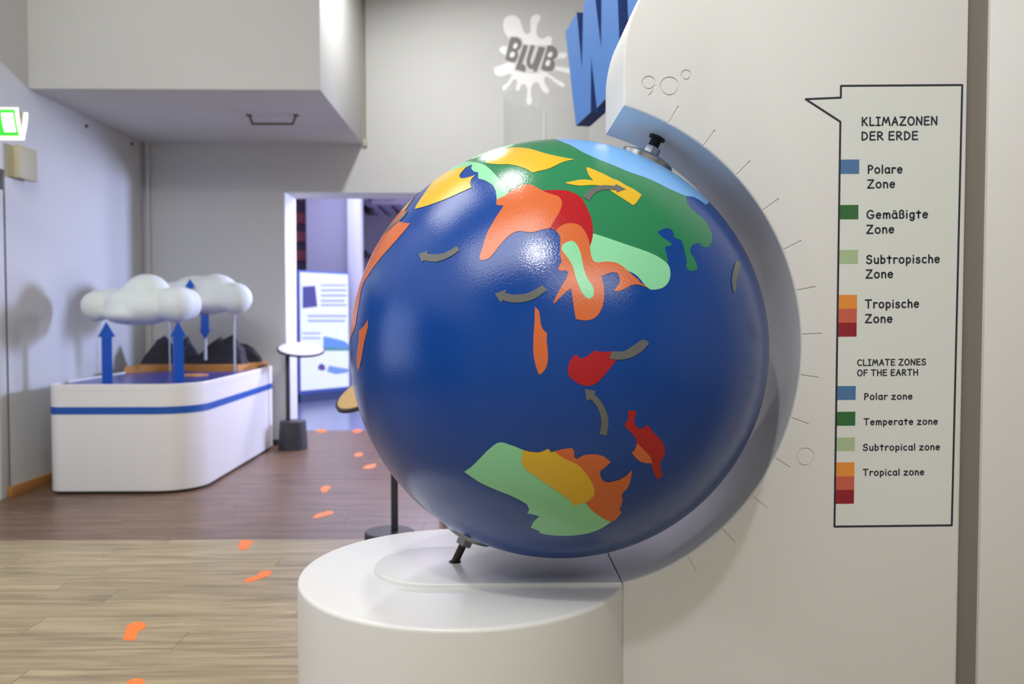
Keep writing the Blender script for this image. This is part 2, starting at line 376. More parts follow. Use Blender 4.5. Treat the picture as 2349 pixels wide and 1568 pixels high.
pr = curve3((0, ey, eA.z), (0, ey+0.045, eB.z+0.004), -0.008, 8)[0:]
sheet('green_field', [Vector((0, p.y-0.002, p.z)) for p in curve3((0, ey, eA.z), (0, ey+0.045, eB.z+0.004), -0.008, 16)[1:-1]], exl, xr-0.018, 0.002, M_green, ex)
sheet('pictogram_door', [Vector((0, p.y-0.004, p.z)) for p in curve3((0, ey, eA.z), (0, ey+0.045, eB.z+0.004), -0.008, 16)[3:-3]], onY(3, 280, ey).x, onY(30, 280, ey).x, 0.002, M_glowdoor, ex)
box('housing', exl-0.02, xr-0.03, ey+0.02, ey+0.085, eA.z-0.035, eA.z+0.003, mat('sign_housing', srgb(150, 150, 145), 0.5), ex)
# beige wall box
wb = empty('wall_box', (XL, 6.1, 2.36), 'small beige electrical box on the left wall below the exit sign', 'box')
zt_, zb_ = onY(70, 336, 6.1).z, onY(70, 411, 6.1).z
box('cover', XL+0.04, XL+0.085, 6.02, 6.25, zb_, zt_, mat('beige_plastic', srgb(186, 180, 150), 0.6), wb, 0.006)
box('back_plate', XL, XL+0.04, 6.03, 6.24, zb_+0.01, zt_-0.01, mat('beige_plastic_dark', srgb(166, 158, 118), 0.6), wb)
# corner pipe & cable
pc = onY(345, 500, 8.22)
cp = tag(rod('corner_pipe', (XL+0.055, YB-0.035, 0.05), (XL+0.055, YB-0.035, bd_z), 0.017, M_wall), 'thin painted pipe running down the back left corner of the alcove', 'pipe')
cb = empty('surface_cable', (bd_x+0.02, YB-0.02, bd_z), 'thin beige cable down the wall beside the bulkhead corner', 'cable')
rod('cable', (bd_x+0.022, YB-0.012, bd_z-0.02), (bd_x+0.022, YB-0.012, CZ), 0.009, mat('cable_beige', srgb(150, 145, 125), 0.6), cb, 10)
box('junction_box', bd_x-0.0, bd_x+0.045, YB-0.03, YB, bd_z-0.02, bd_z+0.05, mat('cable_beige2', srgb(190, 185, 165), 0.6), cb, 0.004)
# bracket under bulkhead
q0 = onZ(571, 263, bd_z); q1 = onZ(679, 263, bd_z); zz = onY(620, 284, q0.y).z
br = empty('ceiling_bracket', (q0.x, q0.y, bd_z), 'thin brown U-shaped metal bracket under the bulkhead', 'bracket')
M_br = mat('bronze_tube', srgb(112, 98, 92), 0.5, metal=0.3)
rod('leg', (q0.x, q0.y, bd_z), (q0.x+0.03, q0.y, zz), 0.010, M_br, br, 12)
rod('leg', (q1.x, q0.y, bd_z), (q1.x-0.03, q0.y, zz), 0.010, M_br, br, 12)
rod('crossbar', (q0.x+0.02, q0.y, zz), (q1.x-0.02, q0.y, zz), 0.010, M_br, br, 12)
box('foot', q0.x-0.02, q0.x+0.02, q0.y-0.02, q0.y+0.02, bd_z-0.012, bd_z, M_br, br)
box('foot', q1.x-0.02, q1.x+0.02, q0.y-0.02, q0.y+0.02, bd_z-0.012, bd_z, M_br, br)
for i, (px, py) in enumerate(((198, 289), (302, 330))):
    d = ray(px, py); P = CP+d*((XL+0.004)/d.x)
    tag(lathe('wall_hook', [(0, 0), (0.014, 0), (0.014, 0.012), (0, 0.02)], (XL, P.y, P.z), (1, 0, 0), M_blackm, None, 12),
        ['small dark screw on the left alcove wall, the one nearer the exit sign', 'small dark screw on the left alcove wall, the one nearer the corner pipe'][i], 'screw')

# ================================================================== WATER-CYCLE TABLE
ty0 = onZ(300, 1133, 0).y; tx1 = -2.14; tx0 = onY(112, 1000, ty0+0.04).x; ty1 = YB-0.18
tz = onY(300, 881, ty0).z; s0 = onY(300, 950, ty0).z; s1 = onY(300, 933, ty0).z
def rrect(x0, x1, y0, y1, r, seg=14, rs=None):
    rs = rs or (r, r, r, r); out = []
    for (cx, cy, a, rr) in ((x0, y0, PI, rs[0]), (x1, y0, 1.5*PI, rs[1]), (x1, y1, 0, rs[2]), (x0, y1, .5*PI, rs[3])):
        ccx = cx+rr*(1 if cx == x0 else -1); ccy = cy+rr*(1 if cy == y0 else -1)
        for k in range(seg+1): t = a+PI/2*k/seg; out.append((ccx+rr*math.cos(t), ccy+rr*math.sin(t)))
    return out
ztf = lambda u, v, d: Vector((u, v, d))
tb = empty('water_cycle_table', ((tx0+tx1)/2, 7.1, 0), 'white rounded museum table with a blue stripe, model clouds and dark mountains in the alcove', 'exhibit table')
RS = (0.10, 0.30, 0.02, 0.02)
outer = rrect(tx0, tx1, ty0, ty1, 0.1, 14, RS)
prism('plinth', rrect(tx0+0.03, tx1-0.03, ty0+0.03, ty1-0.01, 0.1, 14, (0.09, 0.28, .02, .02)), 0, 0.03, ztf, mat('dark_plinth', srgb(40, 34, 32), 0.7), tb, flat=0.05)
prism('cabinet', outer, 0.02, tz-0.045, ztf, M_cab, tb, flat=0.05, b0=0.006)
# rim: open frame
bm = bmesh.new(); inn = rrect(tx0+0.018, tx1-0.018, ty0+0.018, ty1-0.018, 0.1, 14, (0.085, 0.285, .01, .01))
R = [[bm.verts.new((x, y, z)) for x, y in pl] for pl, z in ((outer, tz-0.046), (outer, tz-0.004), (inset(outer, 0.004), tz), (inset(inn, -0.004), tz), (inn, tz-0.004), (inn, tz-0.046))]
for a, b in zip(R, R[1:]):
    for i in range(len(a)): bm.faces.new((a[i], a[(i+1) % len(a)], b[(i+1) % len(a)], b[i]))
link('rim', bm_mesh(bm), M_cab, tb)
bm = bmesh.new(); o2 = inset(outer, -0.003)
R = [[bm.verts.new((x, y, z)) for x, y in pl] for pl, z in ((outer, s0), (o2, s0+0.001), (o2, s1-0.001), (outer, s1))]
for a, b in zip(R, R[1:]):
    for i in range(len(a)): bm.faces.new((a[i], a[(i+1) % len(a)], b[(i+1) % len(a)], b[i]))
link('stripe', bm_mesh(bm), mat('stripe_blue', srgb(26, 84, 172), 0.45), tb)
prism('water_surface', inset(inn, 0.0005), tz-0.04, tz-0.012, ztf, M_water, tb, flat=0.01)
wz = tz-0.012
shp = [onZ(*p, wz) for p in ((285, 856), (330, 853), (400, 850), (470, 852), (545, 851))]
shy = shp[0].y
sh = [(p.x, p.y) for p in shp]+[(min(tx1-0.03, shp[-1].x+0.15), ty1-0.05), (shp[0].x-0.05, ty1-0.05)]
prism('shore', sh, wz, wz+0.055, ztf, M_shore, tb, flat=0.01)
q = onZ(447, 861, wz)
prism('sandbank', [(q.x+0.09*math.cos(a)*(1+.2*math.sin(3*a)), q.y+0.13*math.sin(a)) for a in [k*PI/10 for k in range(20)]], wz, wz+0.008, ztf, M_shore, tb)
# mountains: ridged blocks
def mountain(name, outline, Y, depth):
    bm = bmesh.new(); base = wz+0.02
    pts = [onY(px, py, Y) for px, py in outline]; n = len(pts); rows = []
    rnd = random.Random(int(Y*100)+n)
    for k, (dy, s) in enumerate(((-depth, 0.0), (-depth*.6, 0.45), (-depth*.25, 0.86), (0, 1.0), (depth*.5, 0.5), (depth*.9, 0.0))):
        rows.append([bm.verts.new((p.x+(rnd.random()-.5)*.03, Y+dy+(rnd.random()-.5)*.03, base+(p.z-base)*s*(1+(rnd.random()-.5)*.12*(s < .99)))) for p in pts])
    for a, b in zip(rows, rows[1:]):
        for i in range(n-1): bm.faces.new((a[i], a[i+1], b[i+1], b[i]))
    bm.faces.new([r[0] for r in rows]); bm.faces.new([r[-1] for r in rows][::-1])
    bm.faces.new(rows[0]+rows[-1][::-1])
    bmesh.ops.triangulate(bm, faces=bm.faces[:]); me = bm_mesh(bm); 
    for p in me.polygons: p.use_smooth = False
    return link(name, me, M_rock, tb)
mountain('mountain', [(322, 845), (334, 818), (348, 796), (362, 780), (381, 769), (391, 778), (402, 792), (415, 782), (429, 770), (440, 788), (452, 806), (470, 838)], 7.86, 0.17)
mountain('mountain', [(425, 845), (446, 820), (462, 806), (480, 792), (505, 771), (516, 778), (534, 766), (546, 780), (560, 798), (572, 843)], 7.80, 0.16)
mountain('mountain', [(540, 835), (552, 786), (566, 789), (582, 800), (596, 818), (603, 834), (612, 836)], 8.0, 0.1)
# clouds
def cloud(name, blobs, Y):
    bm = bmesh.new()
    for (px, py, rx, ry, dy) in blobs:
        c = onY(px, py, Y+dy); k = (Y+dy)/F
        bmesh.ops.create_icosphere(bm, subdivisions=4, radius=1, matrix=Matrix.Translation(c) @ Matrix.Diagonal((rx*k, max(rx, ry)*k*0.9, ry*k, 1)))
    me = bpy.data.meshes.new(name); bm.to_mesh(me); bm.free()
    o = bpy.data.objects.new('tmp', me); col.objects.link(o)
    r = o.modifiers.new('r', 'REMESH'); r.mode = 'VOXEL'; r.voxel_size = 0.014
    s = o.modifiers.new('s', 'CORRECTIVE_SMOOTH'); s.factor = 1.0; s.iterations = 6; s.smooth_type = 'SIMPLE'; s.use_only_smooth = True
    dg = bpy.context.evaluated_depsgraph_get(); me2 = bpy.data.meshes.new_from_object(o.evaluated_get(dg))
    bpy.data.objects.remove(o); me2.materials.clear()
    for p in me2.polygons: p.use_smooth = True
    return link(name, me2, M_cloud, tb)
cl1 = cloud('cloud', [(222, 702, 35, 36, 0), (258, 694, 34, 34, .05), (292, 702, 50, 42, 0), (338, 678, 54, 50, .05), (340, 705, 60, 40, 0),
                (402, 698, 44, 42, -.05), (430, 697, 31, 37, .05), (300, 720, 60, 25, 0)], 6.62)
cl2 = cloud('cloud', [(400, 682, 45, 36, 0), (450, 674, 58, 42, 0), (495, 670, 52, 42, 0), (470, 692, 70, 30, 0), (540, 684, 38, 36, -.05)], 7.45)
# arrows
def arrow3d(px, ytop, ybot, w, headw, headh, Y, rz, up=True, name='arrow'):
    k = Y/F; c = onY(px, (ytop+ybot)/2, Y); zt = onY(px, ytop, Y).z; zbm = onY(px, ybot, Y).z
    if ybot > 870: zbm = wz
    w *= k; headw *= k; hh = headh*k
    if up: pl = [(-w/2, zbm), (w/2, zbm), (w/2, zt-hh), (headw/2, zt-hh), (0, zt), (-headw/2, zt-hh), (-w/2, zt-hh)]
    else: pl = [(-w/2, zt), (-w/2, zbm+hh), (-headw/2, zbm+hh), (0, zbm), (headw/2, zbm+hh), (w/2, zbm+hh), (w/2, zt)]
    cs, sn = math.cos(rz), math.sin(rz)
    tf = lambda u, v, d: Vector((c.x+u*cs-d*sn, Y+u*sn+d*cs, v))
    return prism(name, pl, -w*0.42, w*0.42, tf, M_blue, tb, flat=None)
arrow3d(245, 738, 882, 21, 36, 34, 6.45, 0.5)
arrow3d(409, 738, 880, 21, 33, 34, 6.45, 0.5)
arrow3d(470, 722, 778, 17, 24, 22, 7.35, 0.4, False)
arrow3d(436, 640, 678, 10, 22, 18, 7.2, 0.5)
a = onY(471, 775, 7.35); rod('support_rod', (a.x, 7.35, a.z), (a.x, 7.35, onY(471, 812, 7.35).z-0.05), 0.012, mat('clear_rod', srgb(200, 205, 215), 0.2), tb, 12)
a = onY(537, 712, 7.5); rod('support_rod', (a.x, 7.5, a.z), (a.x, 7.5, wz), 0.009, MATS['clear_rod'], tb, 12)
a = onY(388, 735, 7.5); rod('support_rod', (a.x, 7.5, a.z), (a.x, 7.5, wz), 0.006, MATS['clear_rod'], tb, 12)

# ================================================================== STANDS WITH DISCS
def stand(Y, bpx, zbase, rb_, rt, pole_px, zdisc, discpx, discr, tiltn, top_mat, label, polew):
    c = onY(bpx[0], bpx[1], Y); s = empty('disc_stand', (c.x, Y, 0), label, 'stand', 'round-topped reading stands')
    lathe('base', [(0, 0), (rb_, 0), (rb_, 0.01), (rt, zbase-0.006), (rt-0.006, zbase), (0, zbase)], (c.x, Y, 0), (0, 0, 1), M_blackm, s, 48)
    x = onY(*pole_px, Y).x
    box('pole', x-polew/2, x+polew/2, Y-polew/2, Y+polew/2, zbase-0.005, zdisc, M_blackm, s, 0.003)
    dc = onY(*discpx, Y); n = Vector(tiltn).normalized()
    lathe('disc', [(0, -0.012), (discr, -0.012), (discr, 0.004), (discr-0.012, 0.006), (0, 0.006)], dc, n, M_blackm, s, 64)
    lathe('disc_face', [(0, 0), (discr-0.014, 0), (discr-0.016, 0.003), (0, 0.003)], dc+n*0.006, n, top_mat, s, 64)
    box('bracket', x-0.03, x+0.03, Y-0.03, Y+0.03, zdisc-0.03, zdisc-0.004, M_blackm, s, 0.004)
    return s
st1 = stand(8.05, (672, 1000), onY(672, 967, 7.95).z, 0.138, 0.122, (660, 850), 0.94, (690, 801), 0.222, (0.10, -0.24, 1), mat('disc_white', srgb(214, 214, 226), 0.4),
      'black stand with a white oval disc, beside the left door jamb', 0.036)
Y2 = 4.42
stand(Y2, (893, 1217), onY(893, 1217, Y2).z, 0.131, 0.129, (905, 1150), onY(905, 895, Y2).z, (862, 884), 0.235, (-0.5, -0.33, 1), mat('disc_tan', srgb(200, 165, 110), 0.4),
      'black stand with a tan disc, half hidden behind the globe and pedestal', 0.034)
# white plinth with acrylic cylinder behind the globe
q0 = onY(1007, 1215, 5.3); q1 = onY(1420, 1215, 5.3); zc = onY(1150, 420, 5.6).z
pl = empty('plinth', (q0.x+0.3, 5.6, 0), 'white display plinth hidden behind the globe, only its left edge showing', 'plinth')
box('body', q0.x, q1.x, 5.3, 5.95, 0.02, 1.28, M_white, pl, 0.01); box('foot', q0.x+0.03, q1.x-0.03, 5.33, 5.92, 0, 0.02, M_blackm, pl)
M_acr = bpy.data.materials.new('clear_acrylic'); M_acr.use_nodes = True; nt_ = M_acr.node_tree; nt_.nodes.clear()
o_ = nt_.nodes.new('ShaderNodeOutputMaterial'); mx = nt_.nodes.new('ShaderNodeMixShader'); tr = nt_.nodes.new('ShaderNodeBsdfTransparent'); gs = nt_.nodes.new('ShaderNodeBsdfGlossy')
tr.inputs[0].default_value = (0.985, 0.987, 0.985, 1); gs.inputs['Roughness'].default_value = 0.08; fr = nt_.nodes.new('ShaderNodeMath'); fr.operation = 'MULTIPLY'; fr.inputs[1].default_value = 0.13; lw = nt_.nodes.new('ShaderNodeLayerWeight'); lw.inputs[0].default_value = 0.25; nt_.links.new(lw.outputs['Facing'], fr.inputs[0])
nt_.links.new(fr.outputs[0], mx.inputs[0]); nt_.links.new(tr.outputs[0], mx.inputs[1]); nt_.links.new(gs.outputs[0], mx.inputs[2]); nt_.links.new(mx.outputs[0], o_.inputs[0])
cA = onY(1253, 300, 5.62); rA = (onY(1352, 300, 5.62).x-onY(1155, 300, 5.62).x)/2; zt = onY(1253, 224, 5.62).z
ac = empty('acrylic_cylinder', (cA.x, 5.62, 1.28), 'clear acrylic cylinder above the globe, below the splash decal', 'cylinder')
lathe('tube', [(rA, 0), (rA, zt-1.28), (rA-0.006, zt-1.28), (rA-0.006, 0), (rA, 0)], (cA.x, 5.62, 1.28), (0, 0, 1), M_acr, ac, 96)
rod('column', (cA.x-0.01, 5.62, 1.28), (cA.x-0.01, 5.62, onY(1253, 252, 5.62).z), 0.008, mat('white_tube', srgb(240, 238, 235), 0.3), ac, 16)

# ================================================================== WALL DECAL
def patch2d(name, px, tf, th, m, parent, step=3.0, corner=60):
    poly = clean(catmull(px, step, corner)); return prism(name, poly, 0, th, tf, m, parent, flat=None, ang=30)
dec = empty('wall_decal', onY(1220, 135, YB), 'white paint-splash wall decal with slanted grey letters BLUB', 'decal')
def wtf(th): return lambda u, v, d: Vector((onY(u, v, YB).x, YB-d, onY(u, v, YB).z))
sp = T(1120, 10, 5.2267, [(180, 250), (190, 180), (230, 145), (285, 130), (340, 145), (380, 190), (400, 250), (420, 310), (445, 350), (470, 358), (500, 340), (508, 280), (508, 190), (530, 140), (580, 120), (620, 135), (625, 170), (600, 220), (580, 290), (580, 350), (600, 395), (650, 415), (690, 395), (720, 382), (760, 400), (765, 440), (750, 480), (715, 500), (760, 560), (830, 600), (850, 585), (900, 575), (935, 585), (940, 625), (910, 648), (850, 650), (800, 660), (790, 700), (805, 740), (850, 745), (930, 760), (980, 775), (985, 830), (930, 820), (860, 800), (790, 795), (710, 830), (760, 860), (830, 905), (900, 940), (918, 970), (905, 995), (870, 985), (800, 935), (740, 885), (700, 865), (675, 880), (675, 930), (690, 970), (725, 1020), (728, 1050), (700, 1068), (660, 1045), (630, 1000), (605, 945), (585, 930), (555, 940), (530, 965), (515, 1010), (515, 1080), (525, 1150), (515, 1195), (485, 1205), (462, 1185), (460, 1130), (470, 1060), (465, 1000), (450, 970), (415, 955), (390, 975), (380, 1010), (365, 1035), (340, 1035), (332, 1010), (345, 960), (345, 920), (325, 895), (300, 905), (260, 960), (220, 1010), (190, 1030), (168, 1015), (175, 985), (230, 940), (270, 880), (280, 850), (260, 830), (210, 845), (140, 862), (90, 840), (70, 795), (85, 755), (140, 735), (200, 705), (250, 690), (240, 640), (205, 605), (170, 590), (140, 565), (135, 530), (165, 502), (210, 505), (235, 500), (250, 450), (245, 400), (210, 360), (185, 300)])
M_dw = mat('decal_white', srgb(252, 252, 252), 0.5); M_dg = mat('decal_grey', srgb(128, 128, 124), 0.6)
patch2d('splash', sp, wtf(0), 0.002, M_dw, dec, 3, 75)
def wl(name, pts, m, z):
    poly = clean(catmull(T(1120, 10, 5.2267, pts), 3, 50))
    return prism(name, poly, z, z+0.0015, wtf(0), m, dec, flat=None)
wl('letter_backing', [(255, 385), (330, 380), (395, 405), (425, 470), (480, 480), (560, 485), (690, 490), (780, 490), (850, 570), (830, 650), (812, 700), (800, 800), (730, 822), (640, 805), (590, 830), (450, 825), (310, 800), (320, 715), (190, 678), (235, 480)], mat('decal_white2', srgb(226, 226, 224), 0.5), 0.002)
for nm, pts in (('letter_b', [(270, 397), (330, 395), (380, 415), (402, 460), (395, 510), (370, 545), (350, 560), (358, 590), (355, 640), (320, 700), (260, 690), (200, 665), (225, 560), (250, 450)]),
            ('letter_l', [(425, 482), (478, 500), (440, 620), (405, 718), (435, 725), (452, 770), (438, 815), (380, 795), (322, 782), (370, 640)]),
            ('letter_u', [(512, 488), (560, 500), (530, 590), (505, 680), (510, 720), (530, 715), (560, 640), (595, 540), (610, 505), (685, 520), (650, 620), (610, 730), (580, 812), (538, 808), (545, 780), (500, 775), (465, 740), (458, 680), (480, 590)]),
            ('letter_b', [(710, 495), (770, 498), (815, 530), (835, 580), (815, 640), (780, 665), (798, 690), (795, 750), (770, 800), (720, 805), (660, 795), (630, 770), (660, 670), (690, 570)])):
    wl(nm, pts, M_dg, 0.0036)
for cx, cy, rx, ry in ((325, 500, 25, 35), (288, 605, 30, 35), (742, 605, 28, 33), (715, 705, 28, 38)):
    wl('letter_hole', [(cx+rx*math.cos(a)+8*math.sin(a), cy-ry*math.sin(a)) for a in [k*PI/6 for k in range(12)]], M_dw, 0.0052)

# ================================================================== BLUE SIGN LETTERS (word hung edge-on behind the stand)
LY = 5.0; LP = onY(1321, 289, LY); ldir = Vector((0.158, -1, 0)).normalized(); lnor = Vector((1, 0.158, 0)).normalized()
lt = empty('hanging_letters', (LP.x, LP.y, LP.z), 'large blue three-dimensional letter W and its neighbour, hanging behind the white arc', 'sign')
def lpoly(pts):
    out = []
    for p in pts:
        P = onP(p[0], p[1], LP, lnor)-LP; out.append((P.dot(ldir), P.z))
    return out
ltf = lambda u, v, d: LP+ldir*u+lnor*d+Vector((0, 0, v))
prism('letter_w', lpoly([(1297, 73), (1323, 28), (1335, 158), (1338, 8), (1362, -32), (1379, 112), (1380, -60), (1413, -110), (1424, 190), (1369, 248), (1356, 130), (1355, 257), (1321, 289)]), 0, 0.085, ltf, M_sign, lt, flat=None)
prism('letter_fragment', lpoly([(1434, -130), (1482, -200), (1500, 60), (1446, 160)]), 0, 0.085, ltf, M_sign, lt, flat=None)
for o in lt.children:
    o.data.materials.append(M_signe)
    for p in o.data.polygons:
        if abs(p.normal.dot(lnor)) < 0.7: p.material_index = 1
for u in (0.25, 1.2, 1.9):
    P = ltf(u, 1.0, 0.04); rod('hanging_cable', P, (P.x, P.y, CZ), 0.002, M_steel, lt, 8)

# ================================================================== GLOBE STAND (slab, pedestal, foot, print)
YF, YR = 2.29, 2.66
stn = empty('globe_stand', (0.9, YF+0.18, 0), 'white lacquered exhibit stand with round pedestal, arc cut-out and climate zone legend', 'exhibit stand')
arc_px = [(1534, 288), (1613, 337.5), (1688, 403), (1749.5, 484), (1797, 573.6), (1824, 669), (1833.6, 767), (1832.5, 860), (1813, 958), (1776, 1051), (1722, 1137), (1655, 1210.5), (1574.6, 1272)]
AP = np.array([[onY(x, y, YF).x, onY(x, y, YF).z] for x, y in arc_px])
s_, *_r = np.linalg.lstsq(np.c_[AP, np.ones(len(AP))], (AP**2).sum(1), rcond=None)
ac_ = s_[:2]/2; ar = math.sqrt(s_[2]+ac_@ac_)
pe = onY(1428, 1335, YF); ps = onY(1430, 244, YF)
a0 = math.atan2(pe.z-ac_[1], pe.x-ac_[0]); a1 = math.atan2(ps.z-ac_[1], ps.x-ac_[0])
print('arc centre', ac_, 'r', ar, 'end radii', math.hypot(pe.x-ac_[0], pe.z-ac_[1]), math.hypot(ps.x-ac_[0], ps.z-ac_[1]))
XR = onY(2210, 784, YF).x
slab = [(pe.x, 0.0)]
NA = 120; r0 = math.hypot(pe.x-ac_[0], pe.z-ac_[1]); r1 = math.hypot(ps.x-ac_[0], ps.z-ac_[1])
for k in range(NA+1):
    t = k/NA; a = a0+(a1-a0)*t; e0 = max(0, 1-t/0.08); e1 = max(0, 1-(1-t)/0.10)
    rr = ar+(r0-ar)*e0**1.5+(r1-ar)*e1**1.5; slab.append((ac_[0]+rr*math.cos(a), ac_[1]+rr*math.sin(a)))
crv = catmull([(1430, 244), (1430, 190), (1430, 140), (1432, 105), (1438, 70), (1449, 32), (1468, -8), (1500, -58), (1550, -105), (1620, -140), (1700, -150), (1800, -152)], 8, 80)
lim = [i for i, p in enumerate(crv) if p[0] >= 1799][0]
slab += [(onY(x, y, YF).x, onY(x, y, YF).z) for x, y in crv[2:lim]]
ztop = slab[-1][1]
slab += [(XR, ztop), (XR, 0.0)]
slab = clean(slab, 1e-4)
xz = lambda u, v, d: Vector((u, d, v))
bm = prism_bm(slab, YF, YR, xz, 0.008, 0.008)
sme = bm_mesh(bm, 'back_panel')
# engraved scale: ticks and numerals cut into the face
cut = bmesh.new()
def stroke_poly(a, b, r, n=6):
    a, b = Vector(a), Vector(b); d = (b-a).normalized(); nn = Vector((-d.y, d.x)); out = []
    t0 = math.atan2(nn.y, nn.x)
    for k in range(n+1): t = t0+PI*k/n; out.append((a.x+r*math.cos(t), a.y+r*math.sin(t)))
    for k in range(n+1): t = t0+PI+PI*k/n; out.append((b.x+r*math.cos(t), b.y+r*math.sin(t)))
    return out
def cut_prism(poly, depth=0.0026):
    me = bpy.data.meshes.new('c'); b = prism_bm(poly, YF-0.01, YF+depth, xz); bmesh.ops.recalc_face_normals(b, faces=b.faces[:]); b.to_mesh(me); b.free(); cut.from_mesh(me); bpy.data.meshes.remove(me)
fp = lambda x, y: (onY(x, y, YF).x, onY(x, y, YF).z)
TK = [((1555.5, 245), (1534, 283)), ((1639, 300), (1614, 335)), ((1720, 370), (1690, 401)), ((1785, 457), (1751, 482)), ((1836, 553), (1799, 572)), ((1869, 658), (1828, 666)), ((1884, 765), (1842, 767)),
      ((1877, 866), (1838, 860)), ((1853, 972), (1817, 959)), ((1812, 1072), (1779, 1051)), ((1757, 1163), (1725, 1137)), ((1684, 1243), (1657, 1213)), ((1596, 1308), (1577, 1275))]
for a, b in TK: cut_prism(stroke_poly(fp(*a), fp(*b), 0.0027))
def ring_cut(cx, cy, rpx, w=0.0026, a_0=0, a_1=360):
    c = fp(cx, cy); r = rpx*YF/F; n = 40; full = (a_1-a_0) >= 359
    if full:
        vo = []
        for rr in (r-w, r+w):
            for d in (YF-0.01, YF+0.0026): vo.append([cut.verts.new((c[0]+rr*math.cos(2*PI*i/n), d, c[1]+rr*math.sin(2*PI*i/n))) for i in range(n)])
        i0, i1, o0, o1 = vo
        for i in range(n):
            j = (i+1) % n
            for q in ((i0[i], i0[j], o0[j], o0[i]), (i1[i], o1[i], o1[j], i1[j]), (o0[i], o0[j], o1[j], o1[i]), (i0[i], i1[i], i1[j], i0[j])): cut.faces.new(q)
    else:
        pts = [(c[0]+(r+w)*math.cos(math.radians(a_0+(a_1-a_0)*i/n)), c[1]+(r+w)*math.sin(math.radians(a_0+(a_1-a_0)*i/n))) for i in range(n+1)]
        pts += [(c[0]+(r-w)*math.cos(math.radians(a_1+(a_0-a_1)*i/n)), c[1]+(r-w)*math.sin(math.radians(a_1+(a_0-a_1)*i/n))) for i in range(n+1)]
        cut_prism(pts)
ring_cut(1488, 190, 14); ring_cut(1535.5, 198, 20); ring_cut(1574, 172, 10.5); ring_cut(1847, 1048, 20)
ring_cut(1470, 190, 33.5, a_0=-58, a_1=-8)                      # tail of the 9
bmesh.ops.recalc_face_normals(cut, faces=cut.faces[:])
cme = bpy.data.meshes.new('cut'); cut.to_mesh(cme); cut.free()
so = bpy.data.objects.new('s', sme); co = bpy.data.objects.new('c', cme); col.objects.link(so); col.objects.link(co)
md = so.modifiers.new('b', 'BOOLEAN'); md.object = co; md.operation = 'DIFFERENCE'; md.solver = 'EXACT'; md.use_self = True
dg = bpy.context.evaluated_depsgraph_get(); sm2 = bpy.data.meshes.new_from_object(so.evaluated_get(dg))
print('slab verts', len(sme.vertices), '->', len(sm2.vertices))
bpy.data.objects.remove(so); bpy.data.objects.remove(co)
smooth(sm2, 30, 0.01); sm2.materials.clear()
back_panel = link('back_panel', sm2, M_white, stn)
# pedestal
PC = (-0.092, 2.466); PR = 0.477; PZ = CH-0.756
prism_c = [(PC[0]+PR*math.cos(2*PI*k/128), PC[1]+PR*math.sin(2*PI*k/128)) for k in range(128)]
prism('pedestal', prism_c, 0.0, PZ, ztf, M_ped, stn, b1=0.012, flat=0.1, seg=5)
fl = onZ(852, 1312, PZ+0.01).x; hr = (YR-YF)/2; fz = onY(1428, 1335, YF).z
foot = [(pe.x-0.0005, YF)]+[(pe.x-0.0005, YR)]+[(fl+hr+hr*math.cos(PI/2+PI*k/32), YF+hr+hr*math.sin(PI/2+PI*k/32)) for k in range(33)]
prism('foot_plate', foot, PZ-0.002, fz, ztf, M_ped, stn, b1=0.007, flat=0.05)
# grey strip and neighbouring panel
xs1 = onY(2258, 784, YF).x
box('edge_strip', XR, xs1, YF+0.012, YR, 0, ztop+0.3, M_grey, stn)
box('side_panel', xs1, xs1+0.9, YF, YR, 0, ztop+0.3, M_white, stn, 0.003)
# ---- legend print on the face
lg = bpy.data.objects.new('speech_bubble', None)
def ftf(z): return lambda u, v, d: Vector((u, YF-d, v))
def fpoly(name, pts, m, z0, z1, parent):
    return prism(name, [fp(*p) for p in pts], z0, z1, ftf(0), m, parent, flat=None)
bub = [(1929, 197), (2207, 195), (2183, 1204), (1914, 1207), (1927.5, 279), (1848, 227.5), (1928.5, 224)]
bubo = fpoly('speech_bubble', bub, mat('legend_tint', srgb(217, 220, 214), 0.5), 0, 0.0004, stn)
def ribbon(bm, pts, r, z0, z1, closed=False):
    """rounded stroke of half-width r through face points"""
    n = len(pts); segs = [(pts[i], pts[(i+1) % n]) for i in range(n if closed else n-1)]
    for i, (a, b) in enumerate(segs):
        if (Vector(a)-Vector(b)).length < 1e-7: continue
        d = (Vector(b)-Vector(a)).normalized(); nn = Vector((-d.y, d.x))*r
        zz = z1+0.00001*(i % 2)
        v = [bm.verts.new((p[0]+s*nn.x, YF-zz, p[1]+s*nn.y)) for p, s in ((a, 1), (a, -1), (b, -1), (b, 1))]; bm.faces.new(v)
    for i, p in enumerate(pts):
        zz = z1+0.00002+0.00001*(i % 2)
        vs = [bm.verts.new((p[0]+r*math.cos(k*PI/5), YF-zz, p[1]+r*math.sin(k*PI/5))) for k in range(10)]; bm.faces.new(vs)
bm = bmesh.new(); ribbon(bm, [fp(*p) for p in bub], 2.3*YF/F, 0, 0.0008, True)
def printmesh(bm, name, m, parent):
    me = bpy.data.meshes.new(name); 
    for f in bm.faces:
        f.normal_update()
        if f.normal.y > 0: f.normal_flip()
    bm.to_mesh(me); bm.free(); return link(name, me, m, parent)
printmesh(bm, 'outline', M_ink, bubo)
def lx(y): return 1927.5+(1914-1927.5)*(y-279)/(1207-279)
